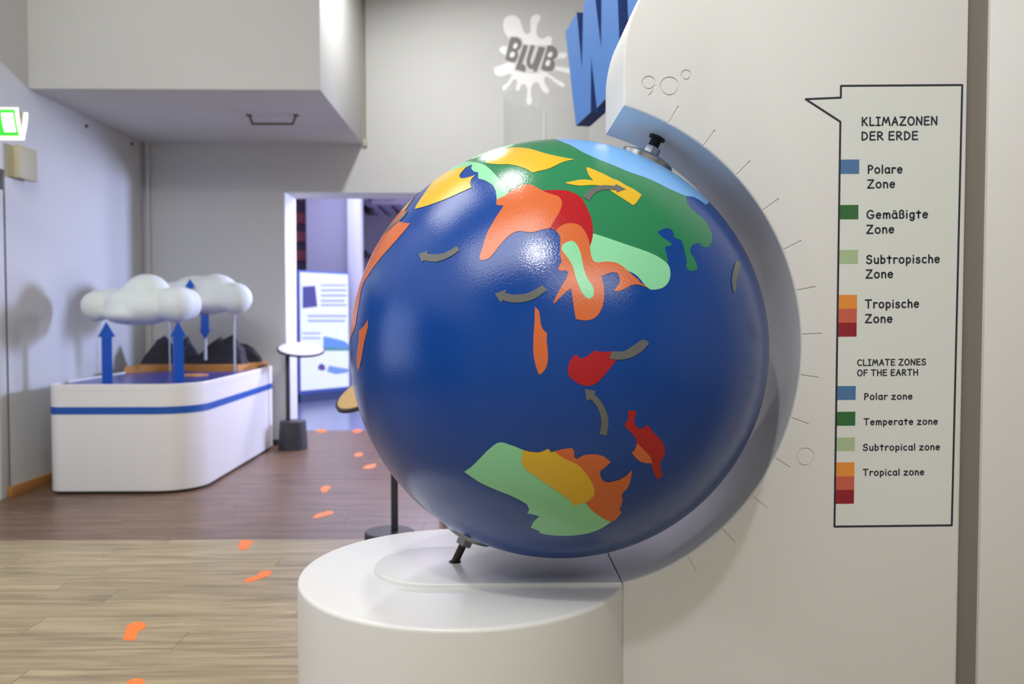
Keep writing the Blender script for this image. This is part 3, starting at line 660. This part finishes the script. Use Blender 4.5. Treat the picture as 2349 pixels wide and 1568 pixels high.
SW = [((366, 399), 1971, (74, 116, 160), 'blue swatch for the polar zone'), ((470, 503), 1969, (46, 104, 54), 'dark green swatch for the temperate zone'), ((573, 605), 1968, (166, 188, 146), 'pale green swatch for the subtropical zone'),
      ((676, 708), 1966, (226, 142, 56), 'orange swatch'), ((708, 740), 1965.5, (200, 92, 74), 'coral swatch'), ((740, 772), 1965, (142, 26, 38), 'dark red swatch'),
      ((885, 917), 1963, (74, 116, 160), 'blue swatch for the polar zone'), ((944, 976), 1962, (46, 104, 54), 'dark green swatch for the temperate zone'), ((1003, 1034), 1961, (166, 188, 146), 'pale green swatch for the subtropical zone'),
      ((1060, 1092), 1960, (226, 142, 56), 'orange swatch'), ((1092, 1123), 1959.5, (200, 92, 74), 'coral swatch'), ((1123, 1155), 1959, (142, 26, 38), 'dark red swatch')]
for (y0, y1), xr_, c, lab in SW:
    o = fpoly('colour_swatch', [(lx(y0), y0), (xr_, y0-0.4), (xr_-0.5, y1-0.4), (lx(y1), y1)], mat('swatch_%d_%d_%d' % c, srgb(*c), 0.5), 0.0004, 0.0007, bubo); o['label'] = lab
# stroke lettering
def arc(cx, cy, rx, ry, a, b, n=12): return [(cx+rx*math.cos(math.radians(a+(b-a)*k/n)), cy+ry*math.sin(math.radians(a+(b-a)*k/n))) for k in range(n+1)]
X_ = 0.66
G = {
 'K': (0.66, [[(.06, 0), (.06, 1)], [(.6, 1), (.08, .42)], [(.22, .56), (.64, 0)]]),
 'L': (0.56, [[(.06, 1), (.06, 0), (.56, .02)]]),
 'I': (0.44, [[(.0, 1), (.44, 1)], [(.22, 1), (.22, 0)], [(.0, 0), (.44, 0)]]),
 'M': (0.92, [[(.0, 0), (.2, 1), (.46, .3), (.72, 1), (.92, 0)]]),
 'A': (0.68, [[(.0, 0), (.36, 1), (.66, 0)], [(.12, .36), (.6, .36)]]),
 'Z': (0.72, [[(.04, 1), (.68, 1), (.02, 0), (.72, 0)]]),
 'O': (0.74, [arc(.37, .5, .36, .5, 90, 450, 24)]),
 'N': (0.68, [[(.03, 0), (.06, 1), (.62, .02), (.66, 1)]]),
 'E': (0.60, [[(.58, 1), (.06, .98), (.04, 0), (.6, .02)], [(.06, .52), (.52, .54)]]),
 'D': (0.66, [[(.06, 0), (.06, .98)]+arc(.12, .49, .52, .48, 80, -80, 14)+[(.06, 0)]]),
 'R': (0.62, [[(.05, 0), (.05, .98)]+arc(.2, .74, .34, .25, 90, -90, 10)+[(.08, .47)], [(.22, .47), (.62, 0)]]),
 'P': (0.56, [[(.06, 0), (.06, .98)]+arc(.2, .72, .34, .26, 85, -90, 10)+[(.08, .44)]]),
 'G': (0.78, [arc(.4, .5, .4, .5, 50, 320, 20)+[(.76, .44), (.44, .44)]]),
 'S': (0.66, [arc(.34, .75, .27, .25, 25, 230, 12)+arc(.3, .26, .3, .27, 70, -160, 14)]),
 'T': (0.70, [[(.0, 1), (.7, 1)], [(.34, 1), (.34, 0)]]),
 'C': (0.64, [arc(.38, .5, .38, .5, 50, 310, 18)]),
 'F': (0.54, [[(.56, 1), (.05, .98), (.05, 0)], [(.06, .52), (.48, .54)]]),
 'H': (0.66, [[(.04, 0), (.04, 1)], [(.64, 0), (.64, 1)], [(.04, .5), (.64, .52)]]),
 'o': (0.56, [arc(.28, .34, .27, .34, 90, 450, 20)]),
 'l': (0.12, [[(.06, 1), (.06, 0)]]),
 'a': (0.54, [arc(.26, .33, .25, .33, 60, 400, 18), [(.5, .66), (.5, .12), (.56, .01)]]),
 'r': (0.42, [[(.05, .66), (.06, 0)], arc(.3, .38, .23, .28, 170, 50, 8)]),
 'e': (0.54, [[(.04, .36), (.5, .38)]+arc(.27, .34, .25, .33, 15, 320, 16)]),
 'n': (0.50, [[(.05, .66), (.05, 0)], [(.06, .38)]+arc(.27, .4, .2, .26, 160, 0, 10)+[(.48, 0)]]),
 'm': (0.78, [[(.05, .66), (.05, 0)], [(.06, .38)]+arc(.23, .42, .16, .24, 160, 0, 8)+[(.4, 0)], [(.4, .38)]+arc(.57, .42, .17, .24, 170, 0, 8)+[(.76, 0)]]),
 'b': (0.54, [[(.06, 1), (.06, 0)], arc(.28, .33, .23, .32, 150, -150, 16)]),
 'u': (0.50, [[(.04, .66)]+arc(.25, .22, .21, .22, 180, 330, 8), [(.48, .66), (.48, 0)]]),
 't': (0.48, [[(.24, .92), (.24, 0)], [(.0, .66), (.48, .66)]]),
 'p': (0.54, [[(.06, .66), (.06, -.3)], arc(.28, .34, .23, .32, 150, -150, 16)]),
 'i': (0.12, [[(.06, .62), (.06, 0)], [(.06, .9), (.06, .93)]]),
 's': (0.48, [arc(.25, .5, .19, .16, 30, 240, 8)+arc(.23, .18, .22, .19, 65, -160, 10)]),
 'c': (0.48, [arc(.28, .33, .27, .33, 55, 310, 14)]),
 'h': (0.50, [[(.05, 1), (.05, 0)], [(.06, .38)]+arc(.27, .4, .2, .26, 160, 0, 10)+[(.48, 0)]]),
 'g': (0.52, [arc(.26, .34, .23, .32, 60, 400, 16), [(.5, .66), (.5, -.08)]+arc(.27, -.08, .22, .22, 0, -150, 8)]),
 'z': (0.54, [[(.02, .64), (.5, .64), (.0, 0), (.54, 0)]]),
 'ß': (0.54, [[(.06, 0), (.06, .72)]+arc(.27, .72, .21, .27, 180, -20, 10)+[(.3, .52)]+arc(.3, .26, .22, .26, 80, -110, 10)]),
}
G['ä'] = (G['a'][0], G['a'][1]+[[(.15, .92), (.15, .94)], [(.38, .92), (.38, .94)]])
def text_line(txt, x0, x1, yb0, yb1, cap, r, gap=0.2, parent=None):
    adv = 0; gl = []
    for c in txt:
        if c == ' ': adv += 0.42; continue
        w, st = G[c]; gl.append((adv, st)); adv += w+gap
    adv -= gap; sx = (x1-x0)/adv; bm = bmesh.new()
    for off, st in gl:
        for s in st:
            pts = []
            for u, v in s:
                x = x0+(off+u)*sx; pts.append(fp(x, yb0+(yb1-yb0)*(x-x0)/(x1-x0)-v*cap))
            ribbon(bm, pts, r*YF/F, 0, 0.0008)
    return printmesh(bm, 'lettering', M_ink, parent)
for t_ in [("KLIMAZONEN", 1977, 2149, 288, 286, 18.3, 1.85), ("DER ERDE", 1976.5, 2104.5, 321, 320, 18.3, 1.85),
          ("Polare", 1991, 2069, 397.3, 396.5, 18, 1.85), ("Zone", 1990, 2052, 431, 430, 18, 1.85), ("Gemäßigte", 1989, 2127.5, 501, 499.5, 18, 1.85), ("Zone", 1988, 2050, 535, 534, 18, 1.85),
          ("Subtropische", 1987.5, 2154.5, 604, 602, 18, 1.85), ("Zone", 1986.5, 2047.5, 637.3, 636.5, 18, 1.85), ("Tropische", 1985.3, 2107, 706, 704.5, 18, 1.85), ("Zone", 1985, 2046, 739.5, 739, 18, 1.85),
          ("CLIMATE ZONES", 1967.3, 2123.4, 838, 836.2, 13.2, 1.45), ("OF THE EARTH", 1967, 2104.7, 861.5, 860, 13.2, 1.45), ("Polar zone", 1982.8, 2092, 916, 915, 14, 1.5),
          ("Temperate zone", 1982, 2150, 974, 972.6, 14, 1.5), ("Subtropical zone", 1980, 2155, 1032.6, 1031, 14, 1.5), ("Tropical zone", 1980, 2119, 1090, 1088.5, 14, 1.5)]:
    text_line(*t_, gap=0.27, parent=bubo)

# ================================================================== GLOBE
GC = onY(1277.2, 798.5, 2.47)
wv = (CP-GC); GD = wv.length; wv.normalize()
angs = [ray(1277.2, 798.5).angle(ray(x, y)) for x, y in ((797.5, 799), (1757, 799), (1277, 317), (1277, 1281))]
GR = GD*math.sin(sum(angs)/4); print('globe', GC, GR, 'bottom', GC.z-GR)
CXp, CYp, RXp = 1277.2, 798.8, 481.0
def sph(px, py):
    o = Vector((px-CXp, py-CYp)); rho = o.length/RXp
    def hit(x, y):
        d = ray(x, y); oc = CP-GC; b = oc.dot(d); c = oc.length_squared-GR*GR; D = b*b-c
        if D < 0: # graze: closest point
            P = CP+d*(-b); return GC+(P-GC).normalized()*GR
        return CP+d*(-b-math.sqrt(D))
    if rho <= 1: return (hit(px, py)-GC).normalized()
    r2 = (2-rho)/rho; P = hit(CXp+o.x*r2, CYp+o.y*r2)-GC
    h = GR*GR/GD; P = P-2*(P.dot(wv)-h)*wv; return P.normalized()
# tangent frame for azimuthal-equidistant flattening
e1 = wv.cross(Vector((0, 0, 1))).normalized()*-1; e2 = wv.cross(e1).normalized()*-1
if e2.z < 0: e2 = -e2
def flat2(n):
    th = math.acos(max(-1, min(1, n.dot(wv)))); q = Vector((n.dot(e1), n.dot(e2)))
    return q.normalized()*th if q.length > 1e-9 else Vector((0, 0))
def unflat(p):
    th = p.length
    if th < 1e-9: return wv.copy()
    q = p/th; return wv*math.cos(th)+(e1*q.x+e2*q.y)*math.sin(th)
ax_ang = math.radians(25.3); AX = Vector((math.sin(ax_ang), -0.03, math.cos(ax_ang))).normalized()
gl = empty('globe', GC, 'large tilted blue globe with coloured climate zones and grey current arrows', 'globe')
bm = bmesh.new(); bmesh.ops.create_uvsphere(bm, u_segments=256, v_segments=160, radius=GR, matrix=Matrix.Translation(GC) @ AX.to_track_quat('Z', 'Y').to_matrix().to_4x4())
gme = bm_mesh(bm)
for p in gme.polygons: p.use_smooth = True
COL = dict(sea=(0, 62, 142), green=(38, 124, 80), cap=(118, 176, 236), mint=(138, 212, 162), yellow=(216, 176, 42), orange=(204, 102, 52), red=(170, 24, 32), grey=(100, 102, 99))
GM = {k: globe_mat('globe_'+k, v) for k, v in COL.items()}
link('sphere', gme, GM['sea'], gl)
LAY = [0]
def zone(name, kind, px, label=None, corner=48, layer=None):
    lay = dict(green=0, cap=1, mint=1, red=2, orange=3, yellow=4, grey=6)[kind]
    poly = catmull(px, 4.0, corner)
    fl_ = [flat2(sph(*p)) for p in poly]
    out = []
    for i, p in enumerate(fl_):
        q = fl_[(i+1) % len(fl_)]; L = (q-p).length
        if L < 1e-6: continue
        k = max(1, int(math.ceil(L/0.02)))
        out += [p.lerp(q, j/k) for j in range(k)]
    n = len(out); xs = [p.x for p in out]; ys = [p.y for p in out]; st = 0.026
    pts = list(out)
    nx_ = int((max(xs)-min(xs))/st)+1; ny_ = int((max(ys)-min(ys))/st)+1
    P2 = np.array([[p.x, p.y] for p in out])
    for i in range(nx_+1):
        for j in range(ny_+1):
            g = np.array([min(xs)+i*st, min(ys)+j*st])
            if np.min(((P2-g)**2).sum(1)) > (0.012)**2: pts.append(Vector(g))
    vv, ee, ff, *_ = delaunay_2d_cdt(pts, [(i, (i+1) % n) for i in range(n)], [list(range(n))], 1, 1e-7)
    LAY[0] += 1; rr = GR+0.00022+0.00022*(lay if layer is None else layer)
    me = bpy.data.meshes.new(name)
    me.from_pydata([tuple(GC+unflat(v)*rr) for v in vv], [], ff); me.update()
    if me.polygons and me.polygons[0].normal.dot(me.polygons[0].center-GC) < 0: me.flip_normals()
    for p in me.polygons: p.use_smooth = True
    nn = [tuple((v.co-GC).normalized()) for v in me.vertices]
    o = link(name, me, GM[kind], gl); me.normals_split_custom_set_from_vertices(nn)
    if label: o['label'] = label
    return o
S = 5.2267
t1 = lambda p: T(900, 300, S, p); t2 = lambda p: T(1100, 300, S, p); t3 = lambda p: T(780, 450, S, p); t4 = lambda p: T(780, 650, 7.127, p)
t5 = lambda p: T(1180, 500, S, p); t6 = lambda p: T(1120, 620, 6.2716, p); tB = lambda p: T(1250, 300, 2.6133, p); tC = lambda p: T(1000, 850, 2.852, p)
off = lambda p: [(CXp+x, CYp+y) for x, y in p]
zone('temperate_zone', 'green', t1([(1000, 450), (1300, 640), (1400, 760)])+t2([(800, 800), (1100, 1000)])+t5([(880, 300), (1200, 420)])+tB([(600, 800), (735, 792), (738, 775), (730, 745), (720, 705), (722, 692), (745, 690), (762, 680), (740, 660), (700, 635), (675, 605), (710, 588), (740, 583), (765, 600), (775, 640), (790, 645), (815, 655), (830, 690), (840, 740), (850, 780), (847, 815), (860, 833), (880, 838), (905, 835), (915, 820), (905, 785), (885, 750), (872, 725), (875, 700), (890, 680), (910, 672), (930, 675), (945, 690), (965, 697), (985, 690), (998, 665), (1003, 630), (985, 580), (965, 540), (930, 510), (900, 485), (870, 455), (850, 420), (843, 385), (700, 300), (400, 160)])+off([(60, -478), (40, -520), (-60, -517), (-160, -496), (-240, -455)]), 'green temperate zone over northern Asia')
zone('polar_zone', 'cap', tB([(32, 40), (50, 45), (100, 65), (170, 95), (230, 130), (330, 175), (430, 215), (500, 245), (600, 280), (680, 315), (760, 355), (845, 390), (890, 397), (940, 425), (965, 445)])+off([(360, -350), (400, -420), (330, -500), (220, -560), (110, -565), (20, -515)]), 'light blue polar cap at the top of the globe')
zone('subtropical_zone', 'mint', t1([(560, 470), (820, 345), (850, 375), (900, 370), (960, 372), (1030, 385), (1100, 410), (1160, 450), (1220, 510), (1280, 580), (1330, 640), (1400, 740), (1400, 860), (1330, 895), (1250, 890), (1250, 800), (1240, 720), (1210, 660), (1160, 620), (1100, 590), (1030, 572), (1030, 497), (985, 490), (955, 465), (948, 440), (960, 402), (900, 430), (840, 470), (740, 510), (640, 560), (590, 560)]), 'pale green subtropical zone left of the bright highlight')
zone('subtropical_zone', 'mint', t1([(960, 340), (1100, 290), (1250, 250), (1350, 210), (1460, 178), (1430, 162), (1300, 170), (1100, 215), (960, 280)]))
zone('dry_zone', 'yellow', t1([(900, 425), (850, 480), (815, 520), (805, 550), (825, 572), (870, 570), (930, 555), (1000, 532), (955, 575), (937, 620), (940, 655), (950, 682), (830, 735), (700, 795), (560, 850), (400, 905), (280, 938), (272, 930), (300, 880), (380, 760), (450, 660), (500, 600), (540, 560), (600, 515), (680, 485), (760, 460), (840, 440)]), 'yellow patch at the upper left of the globe')
zone('dry_zone', 'yellow', t1([(325, 712), (270, 790), (210, 870), (165, 935), (110, 965), (50, 990), (0, 960), (100, 840), (210, 740), (290, 690)]))
zone('tropical_zone', 'orange', t3([(790, 150), (775, 200), (745, 245), (710, 285), (720, 308), (780, 320), (845, 325), (800, 385), (740, 455), (640, 570), (540, 680), (450, 790), (390, 870), (330, 965), (290, 1030), (260, 1110), (245, 1180), (230, 1290), (210, 1400), (195, 1500)])+t4([(268, 640), (255, 690), (240, 740), (200, 830), (175, 900), (160, 980), (150, 1050), (145, 1130), (118, 1130), (50, 1130), (60, 800), (110, 500), (210, 50)])+t3([(200, 850), (350, 500), (520, 290), (640, 165)]), 'orange land along the left limb of the globe')
zone('tropical_zone', 'red', t4([(50, 900), (122, 900), (160, 960), (150, 1050), (145, 1160), (60, 1130)]))
zone('subtropical_zone', 'mint', t4([(50, 1130), (118, 1120), (146, 1150), (158, 1250), (158, 1400), (165, 1560), (90, 1568)]))
zone('tropical_zone', 'orange', t4([(460, 585), (430, 640), (400, 690), (350, 740), (315, 765), (312, 900), (295, 1050), (280, 1200), (280, 1330), (300, 1420), (312, 1415), (335, 1320), (360, 1200), (385, 1050), (410, 920), (440, 800), (460, 690)]), 'small orange island near the left edge')
zone('current_arrow', 'grey', t3([(800, 165), (815, 190), (760, 260), (700, 310), (640, 360), (580, 410), (540, 445), (545, 400), (600, 355), (690, 290), (750, 230), (775, 205)]))
zone('dry_zone', 'yellow', t2([(340, 210), (400, 203), (520, 205), (600, 218), (680, 240), (760, 265), (860, 290), (960, 312), (1060, 332), (1128, 343), (1128, 348), (1040, 365), (960, 395), (880, 435), (800, 465), (700, 487), (650, 502), (635, 502), (560, 460), (480, 430), (400, 412), (330, 403), (250, 405), (150, 400), (70, 385), (160, 310), (280, 250)]), 'yellow pointed patch at the top of the globe')
zone('dry_zone', 'yellow', t2([(1282, 445), (1295, 440), (1340, 455), (1420, 490), (1500, 525)])+tB([(400, 285), (440, 300), (480, 325), (530, 350), (580, 385), (545, 435), (540, 440), (527, 447), (470, 410), (400, 365), (360, 335)])+t2([(1460, 662), (1400, 655), (1320, 653), (1220, 660), (1120, 650), (1035, 632), (1035, 622), (1120, 605), (1200, 590), (1280, 588), (1365, 597), (1320, 550), (1295, 500), (1282, 460)]), 'yellow forked patch near the polar cap')
zone('current_arrow', 'grey', tB([(228, 400), (255, 365), (300, 340), (350, 328), (420, 332), (422, 320), (485, 352), (428, 372), (428, 358), (370, 355), (330, 360), (295, 380), (275, 405), (268, 420)]))
zone('subtropical_zone', 'mint', tB([(290, 615), (370, 640), (470, 675), (560, 705), (640, 735), (700, 768), (740, 805), (752, 850), (745, 895), (720, 930), (680, 948), (625, 947), (540, 860), (430, 820), (300, 800), (255, 740), (260, 650)]), 'pale green zone right of centre')
zone('tropical_zone', 'red', t2([(750, 715), (830, 712), (950, 710), (1050, 718), (1130, 745), (1200, 785), (1240, 830), (1270, 890), (1310, 970), (1340, 1050), (1358, 1150), (1360, 1240), (1345, 1320), (1322, 1390), (1290, 1310), (1200, 1200), (1100, 1130), (980, 1160), (920, 1200), (880, 1180), (838, 1165), (880, 1000), (900, 850), (800, 750)]), 'red crescent zone')
zone('tropical_zone', 'orange', t2([(205, 890), (290, 900), (230, 990), (190, 1050), (150, 1120), (100, 1210), (60, 1320), (30, 1420), (5, 1500), (0, 1535), (15, 1548), (50, 1548), (110, 1530), (170, 1470), (230, 1390), (300, 1310), (370, 1245), (440, 1210), (490, 1202), (560, 1212), (620, 1217), (690, 1205), (760, 1180), (840, 1165), (900, 1070), (950, 990), (980, 920), (988, 860), (975, 820), (940, 785), (880, 765), (800, 740), (740, 710), (680, 675), (620, 650), (560, 645), (490, 655), (430, 690), (370, 725), (300, 780), (210, 820)]), 'large orange zone under the brightest highlight')
zone('tropical_zone', 'orange', t5([(500, 155), (540, 110), (600, 75), (680, 63), (750, 75), (800, 105), (850, 170), (890, 260), (905, 345), (915, 430), (940, 500), (970, 528), (1050, 525), (1150, 522), (1230, 540), (1310, 590), (1400, 670), (1500, 750)])+tB([(560, 900), (625, 945), (590, 930), (550, 920), (520, 925), (470, 950), (430, 962), (412, 958), (435, 930), (447, 905), (443, 870), (430, 850), (400, 848), (338, 870), (350, 920), (355, 980), (345, 1050), (320, 1100), (280, 1130), (230, 1135), (185, 1127)])+t5([(710, 1050), (690, 900), (680, 852), (640, 865), (590, 910), (540, 960), (490, 1010), (468, 1028), (475, 990), (520, 900), (570, 810), (620, 730), (638, 680), (640, 650), (625, 628), (590, 628), (550, 632), (525, 615), (540, 570), (570, 530), (555, 480), (548, 400), (552, 300), (545, 220), (520, 180)]), 'orange peninsula zone in the middle of the globe')
LAY[0] += 0
zone('subtropical_zone', 'mint', t5([(680, 275), (720, 290), (760, 340), (790, 410), (810, 500), (830, 600), (860, 690), (900, 760), (940, 820), (953, 880), (945, 935), (900, 970), (865, 955), (820, 910), (780, 830), (745, 740), (720, 650), (700, 580), (660, 510), (610, 440), (570, 385), (568, 345), (600, 305)]), 'pale green bone-shaped zone', layer=4)
zone('tropical_zone', 'orange', t6([(672, 525), (710, 555), (735, 600), (748, 700), (765, 800), (800, 860), (845, 900), (842, 1000), (855, 1150), (858, 1290), (830, 1400), (780, 1470), (738, 1497), (715, 1460), (680, 1350), (652, 1200), (648, 1050), (655, 900), (668, 700)]), 'narrow orange island left of centre')
zone('tropical_zone', 'red', tB([(190, 1340), (215, 1365), (260, 1345), (300, 1318), (350, 1325), (405, 1320), (430, 1370), (400, 1410), (350, 1470), (310, 1510), (260, 1528), (205, 1515), (150, 1475), (138, 1440), (145, 1390), (170, 1350)]), 'red island right of centre')
zone('current_arrow', 'grey', tB([(385, 1365), (400, 1320), (470, 1320), (530, 1285), (580, 1252), (610, 1258), (622, 1275), (580, 1320), (520, 1355), (450, 1370)]))
zone('current_arrow', 'grey', tC([(972, 118), (1045, 130), (1035, 152), (1080, 200), (1115, 270), (1128, 340), (1115, 422), (1068, 412), (1080, 350), (1075, 290), (1050, 230), (1015, 185), (985, 195)]))
zone('tropical_zone', 'orange', tC([(1315, 470), (1300, 515), (1280, 535), (1320, 580), (1360, 600), (1415, 605), (1400, 560)]))
zone('tropical_zone', 'red', tC([(1255, 258), (1312, 265), (1300, 310), (1298, 350), (1330, 378), (1360, 370), (1382, 350), (1420, 400), (1470, 450), (1495, 500), (1490, 560), (1465, 600), (1470, 640), (1480, 680), (1465, 705), (1440, 700), (1420, 650), (1405, 600), (1370, 540), (1315, 470), (1300, 430), (1240, 365), (1235, 345), (1255, 320)]), 'small red island at the lower right')
zone('subtropical_zone', 'mint', tC([(185, 660), (240, 620), (290, 570), (350, 510), (415, 468), (490, 485), (568, 515), (600, 600), (650, 665), (780, 750), (890, 840), (975, 850), (1050, 920), (1145, 988), (1080, 1030), (1000, 1060), (900, 1075), (800, 1077), (690, 1063), (670, 1045), (620, 1025), (640, 985), (678, 950), (640, 940), (597, 930), (610, 910), (600, 880), (585, 865), (500, 820), (400, 780), (290, 730)]), 'green western part of the lower continent')
zone('tropical_zone', 'orange', tC([(775, 525), (840, 508), (890, 503), (905, 530), (905, 560), (920, 575), (970, 550), (1040, 545), (1100, 560), (1143, 595), (1100, 635), (1072, 655), (1080, 700), (1110, 725), (1160, 722), (1220, 700), (1255, 675), (1282, 648), (1275, 700), (1255, 760), (1215, 810), (1220, 850), (1200, 905), (1215, 925), (1180, 965), (1145, 988), (1080, 955), (1020, 910), (975, 860), (900, 800), (820, 600)]), 'orange eastern part of the lower continent')
zone('dry_zone', 'yellow', tC([(568, 515), (620, 528), (680, 530), (735, 508), (755, 532), (775, 525), (820, 560), (880, 590), (930, 615), (975, 660), (1020, 730), (1038, 785), (1025, 825), (975, 860), (900, 878), (880, 850), (800, 790), (720, 735), (620, 665), (575, 625), (562, 580)]), 'yellow centre of the lower continent')
zone('current_arrow', 'grey', t3([(948, 690), (1062, 655), (1050, 690), (1120, 697), (1200, 695), (1290, 665), (1400, 598), (1435, 650), (1350, 710), (1250, 760), (1150, 787), (1060, 780), (1010, 770), (985, 790)]))
zone('current_arrow', 'grey', t6([(95, 335), (262, 275), (250, 325), (350, 347), (450, 345), (550, 332), (650, 290), (775, 215), (850, 280), (760, 350), (650, 415), (500, 458), (350, 462), (260, 445), (210, 430), (185, 468)]))
zone('current_arrow', 'grey', tB([(1140, 785), (1160, 780), (1168, 800), (1155, 860), (1145, 920), (1140, 965), (1125, 960), (1117, 900), (1125, 840)]))
# polar flanges on the globe
for sgn, mm in ((1, M_chrome), (-1, M_steel)):
    A_ = AX*sgn; N_ = GC+A_*(GR-0.001)
    fo = lathe('flange', [(0, -0.01), (0.079, -0.01), (0.081, 0.010), (0.077, 0.014), (0.055, 0.022), (0.028, 0.0275), (0, 0.029)], N_, A_, mm, gl, 64, 25)
    lathe('bearing', [(0, 0), (0.026, 0), (0.026, 0.022), (0.022, 0.025), (0, 0.025)], N_+A_*0.026, A_, mm, fo, 6 if sgn < 0 else 8, 20)
# axle rods belonging to the stand
top = GC+AX*(GR+0.045)
c3 = Vector((ac_[0], GC.y, ac_[1])); d_ = top-c3; bq = d_.dot(AX); L_ = -bq+math.sqrt(bq*bq-(d_.length_squared-ar*ar))
ar_ = rod('axle', top, top+AX*(L_+0.004), 0.0155, M_rubber, stn)
lathe('axle_collar', [(0, 0), (0.024, 0), (0.024, 0.006), (0, 0.006)], top+AX*(L_-0.006), AX, M_rubber, stn, 32)
bot = GC-AX*(GR+0.04); t_ = (bot.z-fz)/AX.z
rod('axle', bot, bot-AX*(t_+0.004), 0.0115, M_rust, stn)
lathe('axle_collar', [(0, 0), (0.018, 0), (0.018, 0.003), (0, 0.003)], bot-AX*t_+Vector((0, 0, -0.001)), (0, 0, 1), M_rust, stn, 32)

# ================================================================== FOOTPRINTS
Z0 = lambda p: T(0, 1100, 2.61, p)
FP = [(Z0([(755, 880), (800, 855), (850, 850), (872, 865), (868, 890), (835, 905), (820, 930), (815, 955), (780, 962), (738, 955), (745, 920), (752, 900)]), 'orange footprint sticker on the beige planks, nearest whole one'),
      (Z0([(1450, 612), (1480, 590), (1530, 575), (1560, 550), (1600, 543), (1630, 548), (1620, 570), (1580, 585), (1540, 600), (1500, 612)]), 'long slanting orange footprint sticker left of the pedestal'),
      (Z0([(1430, 385), (1440, 368), (1480, 360), (1515, 365), (1510, 385), (1490, 398), (1485, 415), (1440, 418), (1427, 405)]), 'small orange footprint sticker just in front of the floor seam'),
      (Z0([(1868, 228), (1900, 205), (1940, 195), (1960, 187), (1997, 188), (1990, 205), (1950, 215), (1900, 230)]), 'slanting pinkish footprint sticker just beyond the floor seam'),
      (Z0([(1920, 55), (1930, 42), (1965, 36), (1983, 45), (1965, 60), (1955, 75), (1925, 72)]), 'pinkish footprint sticker right of the white table'),
      (Z0([(755, 1221), (790, 1195), (860, 1195), (865, 1225), (840, 1260), (800, 1290), (740, 1280)]), 'orange footprint sticker cut off by the bottom of the picture'),
      ([(830, 1073), (845, 1066), (863, 1063), (861, 1070), (845, 1075)], 'thin orange footprint sticker near the left edge of the globe'),
      ([(811, 1045), (818, 1039), (830, 1038), (832, 1043), (822, 1047)], 'small pink footprint sticker near the doorway, left of the globe'),
      ([(722, 988), (736, 984), (750, 985), (748, 990), (735, 992)], 'faint pink footprint sticker in the doorway, the left one'),
      ([(808, 987), (820, 984), (832, 986), (826, 991), (812, 992)], 'faint pink footprint sticker in the doorway, beside the globe')]
for px, lab in FP:
    poly = clean([(p.x, p.y) for p in (onZ(x, y, 0) for x, y in catmull(px, 4, 95))], 1e-5)
    o = prism('footprint_sticker', poly, 0.0002, 0.0014, ztf, M_orange, None, flat=None); tag(o, lab, 'sticker', 'footprint stickers leading to the doorway')

# ================================================================== CEILING SPOT HOUSINGS
for i, (lp, ltg, pw) in enumerate(LAMPS):
    p = Vector(lp); d = (Vector(ltg)-p).normalized()
    s = empty('ceiling_spotlight', p, ['white ceiling spotlight above the globe, outside the picture', 'white ceiling spotlight above the viewer, outside the picture', 'white ceiling spotlight in front of the back wall, outside the picture'][i], 'spotlight')
    lathe('housing', [(0.15, 0.02), (0.155, 0.02), (0.155, -0.12), (0.06, -0.16), (0, -0.16), (0, -0.15), (0.05, -0.15), (0.145, -0.11), (0.15, 0.02)], p, d, M_white, s, 40)
    rod('stem', p-d*0.15, (p.x-d.x*0.15, p.y-d.y*0.15, CZ), 0.012, M_white, s)
